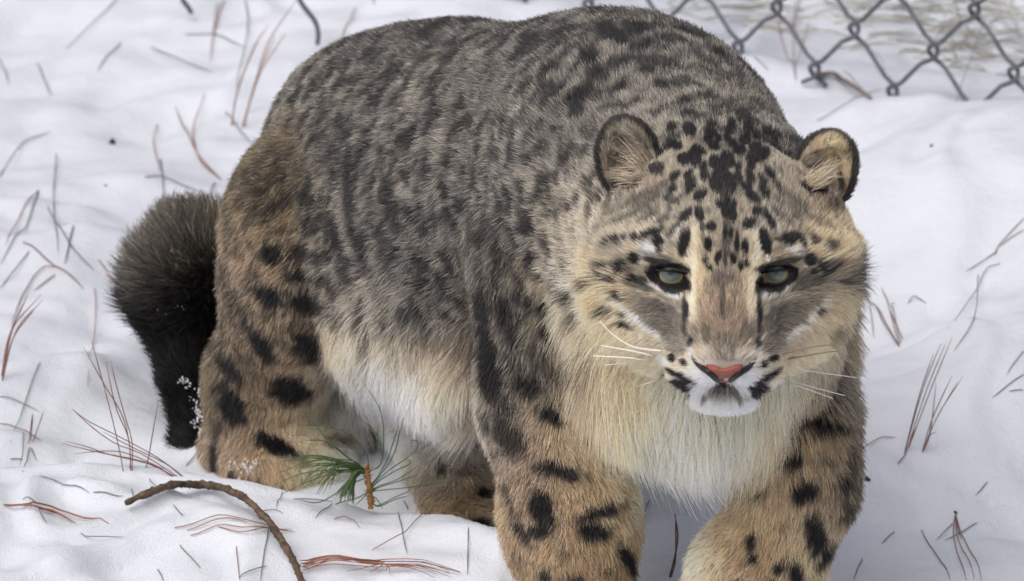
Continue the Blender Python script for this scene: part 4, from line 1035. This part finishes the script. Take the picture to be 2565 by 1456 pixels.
# pine seedling
STEM = noise_mat('seedling_bark', (0.28, 0.13, 0.045), (0.42, 0.23, 0.09), 220, 0.8, 0.001, 500)
sl = empty('pine_seedling'); tag(sl, 'small green pine seedling with orange stem poking out of the snow bank', 'seedling')
Z6 = lambda a, b: (751.4 + .34406 * a, 954.9 + .34406 * b)
sg_ = 5.715
def up3(pts, dg=0.0): return np.array([P(*Z6(a, b), sg_ + dg * i / max(1, len(pts) - 1)) for i, (a, b) in enumerate(pts)])
sp = spline(up3([(515, 925), (512, 850), (503, 760), (492, 690), (488, 640)]), 20)
V, Fc = tube(sp, 0.0021 * (1 + 0.2 * rng.standard_normal(20).clip(-1, 1)), 8); V = [np.array(x) for x in V]
for i in range(2, 20):
    for _ in range(4):
        d = rng.normal(0, 1, 3); d[2] = abs(d[2]) * 0.8 + 0.3; d /= np.linalg.norm(d)
        v2, f2 = tube([sp[i], sp[i] + d * 0.0032, sp[i] + d * 0.0052], [0.0008, 0.0006, 0.0002], 4)
        o_ = len(V); V += v2; Fc += [tuple(k + o_ for k in fa) for fa in f2]
mesh_obj('stem', V, Fc, STEM, sl)
DES = [((500, 650), (480, 520), (350, 380), (180, 330), (0, 322)), ((510, 655), (590, 600), (610, 400), (580, 200), (455, 5)), ((505, 660), (590, 600), (590, 480), (530, 350), (430, 270)), ((510, 760), (570, 690), (640, 560), (700, 380), (775, 175)),
       ((510, 770), (580, 690), (680, 540), (730, 350), (770, 190)), ((515, 790), (560, 730), (660, 640), (780, 560), (850, 490), (852, 440), (805, 430)), ((515, 800), (560, 740), (700, 650), (790, 610), (800, 580), (770, 570)),
       ((515, 820), (560, 770), (700, 720), (820, 645)), ((515, 825), (560, 780), (700, 735), (850, 685)), ((520, 815), (545, 800), (900, 760), (1270, 690)), ((515, 880), (570, 905), (680, 850), (800, 800)), ((515, 885), (575, 912), (690, 862), (795, 835)),
       ((490, 650), (370, 570), (200, 420), (20, 215)), ((490, 655), (350, 560), (180, 440), (0, 437)), ((495, 700), (350, 760), (150, 880), (0, 870)), ((500, 800), (420, 850), (250, 900), (100, 1010)), ((515, 830), (560, 860), (605, 930)), ((510, 780), (470, 840), (400, 905))]
for k in range(58):
    if k < 26:                         # long ones sweeping outwards and down
        ex, ey = rng.uniform(-190, 240), rng.uniform(560, 830)
        mid = (rng.uniform(250, 380), rng.uniform(560, 640) + 0.12 * (ey - 560))
        DES.append(((490, 650 + rng.uniform(-12, 25)), mid, ((ex + mid[0]) / 2 - 10, (ey + mid[1]) / 2 - rng.uniform(10, 50)), (ex, ey)))
    else:                              # the dense hanging tuft
        ex, ey = rng.uniform(250, 400), rng.uniform(820, 905)
        DES.append(((485, 655 + rng.uniform(-12, 25)), (rng.uniform(380, 440), rng.uniform(650, 690)), ((ex + 410) / 2 - 10, (ey + 680) / 2), (ex, ey)))
for i, d in enumerate(DES):
    path = spline(up3(d, rng.uniform(-0.035, 0.03)), 14)
    v, f = needle_mesh(path, 0.00045 if i < 18 else 0.0005)
    mesh_obj('needle', v, f, MF, sl)

# dry grass lying on the snow beyond the fence
GR = noise_mat('dry_grass', (0.45, 0.41, 0.33), (0.32, 0.31, 0.26), 6, 0.8)
V, Fc = [], []
for k in range(240):
    a, b = rng.uniform(1550, 2600), rng.uniform(-60, 205)
    if b > 20 + (a - 1550) * 0.19: continue
    an = rng.normal(0.1, 0.22) if rng.random() < 0.88 else rng.normal(-1.2, 0.4)
    L = rng.uniform(60, 210)
    dx, dy = math.cos(an) * L, math.sin(an) * L * 0.6
    q = flat_path([(a, b), (a + dx / 2, b + dy / 2 + rng.normal(0, 6)), (a + dx, b + dy)], 8, 0.0005, rng.uniform(0.0, 0.006))
    v2, f2 = tube(q, np.linspace(0.0008, 0.0004, 8), 4)
    o_ = len(V); V += list(v2); Fc += [tuple(k2 + o_ for k2 in fa) for fa in f2]
tag(mesh_obj('dry_grass', V, Fc, GR), 'pale dry grass and old needles lying on snow beyond the fence', 'grass', kind='stuff')

# snow caught in the coat
SC = make_mat('caught_snow', (0.86, 0.87, 0.9), 0.7, 0.2)
def patch(lst, lab, grp, off):        # one clump: a few lumps frozen together
    V, Fc = [], []; c0 = None
    for a, b, r in lst:
        h = hit(a, b, off)
        if h is None: continue
        if c0 is None: c0 = h
        for _ in range(16 if r > 6 else 3):
            sd_ = int(rng.integers(1, 10000)); n = 5; o_ = len(V); rr = r * 0.00029 * rng.uniform(0.1, 0.34)
            sq = np.array([rng.uniform(0.6, 1.3), 0.6, rng.uniform(0.7, 1.6)]); cc = h + rng.normal(0, 1, 3) * np.array([1, .5, 1.3]) * r * 0.00019
            for i in range(n + 1):
                th = math.pi * i / n
                for j in range(n):
                    ph = 2 * math.pi * j / n
                    d = np.array([math.sin(th) * math.cos(ph), math.sin(th) * math.sin(ph), math.cos(th)])
                    V.append(cc - c0 + d * rr * sq * rng.uniform(0.7, 1.2))
            for i in range(n):
                for j in range(n): Fc.append((o_ + i * n + j, o_ + (i + 1) * n + j, o_ + (i + 1) * n + (j + 1) % n, o_ + i * n + (j + 1) % n))
    if c0 is None: return
    o = mesh_obj('snow_dust', V, Fc, SC); o.location = c0
    tag(o, lab, 'snow', grp, kind='stuff')
patch(((1456, 596, 12), (1466, 606, 13), (1462, 618, 12), (1470, 590, 8), (1452, 590, 7)), 'jagged patch of powdery snow caught in the fur behind the cheek', 'snow caught in the coat', 0.020)
patch(((1451, 648, 8), (1462, 668, 9), (1456, 688, 7), (1462, 706, 7)), 'broken white snow streak trailing below the cheek clump', 'snow caught in the coat', 0.020)
patch(((588, 1163, 12), (574, 1176, 10), (600, 1172, 9), (562, 1152, 7)), 'white powdery snow frozen on the inner hind paw', 'snow caught in the coat', 0.009)
patch(((618, 1172, 12), (640, 1160, 8), (604, 1194, 11), (626, 1184, 9)), 'white powdery snow frozen on the hind paw toes', 'snow caught in the coat', 0.009)
patch(((500, 985, 11), (512, 1000, 10), (505, 962, 7), (492, 1012, 9)), 'upper patch of powdery snow clinging to the black lower tail', 'snow caught in the coat', 0.014)
patch(((508, 1050, 14), (488, 1062, 11), (520, 1030, 11), (496, 1035, 9)), 'middle patch of powdery snow clinging to the black lower tail', 'snow caught in the coat', 0.014)
patch(((516, 1080, 14), (508, 1090, 14), (514, 1100, 13)), 'large patch of powdery snow low on the tail near the ground', 'snow caught in the coat', 0.014)
patch(((468, 960, 8), (455, 950, 7), (478, 1000, 6)), 'thin snow streak on the outer edge of the lower tail', 'snow caught in the coat', 0.014)
patch(((398, 775, 6), (410, 785, 6), (440, 765, 5), (455, 770, 5)), 'row of snow flecks where the bushy tail tip begins', 'snow caught in the coat', 0.026)
patch(((430, 630, 5),), 'single snow fleck high on the bushy tail tip', 'snow caught in the coat', 0.030)
patch(((1923, 648, 7), (1928, 655, 5)), 'small snow fleck above one eye', 'snow caught in the coat', 0.004)
patch(((1825, 684, 4),), 'tiny snow fleck between the eyes', 'snow caught in the coat', 0.004)
patch(((1690, 371, 4),), 'tiny snow fleck on the crown beside one ear', 'snow caught in the coat', 0.008)
for a, b, r in ((966, 202, 4), (972, 212, 4), (868, 298, 4), (800, 268, 3), (905, 370, 4), (1196, 116, 3)):
    patch(((a, b, r),), 'tiny snow fleck on the grey fur of the back', 'snow flecks on the back', 0.008)
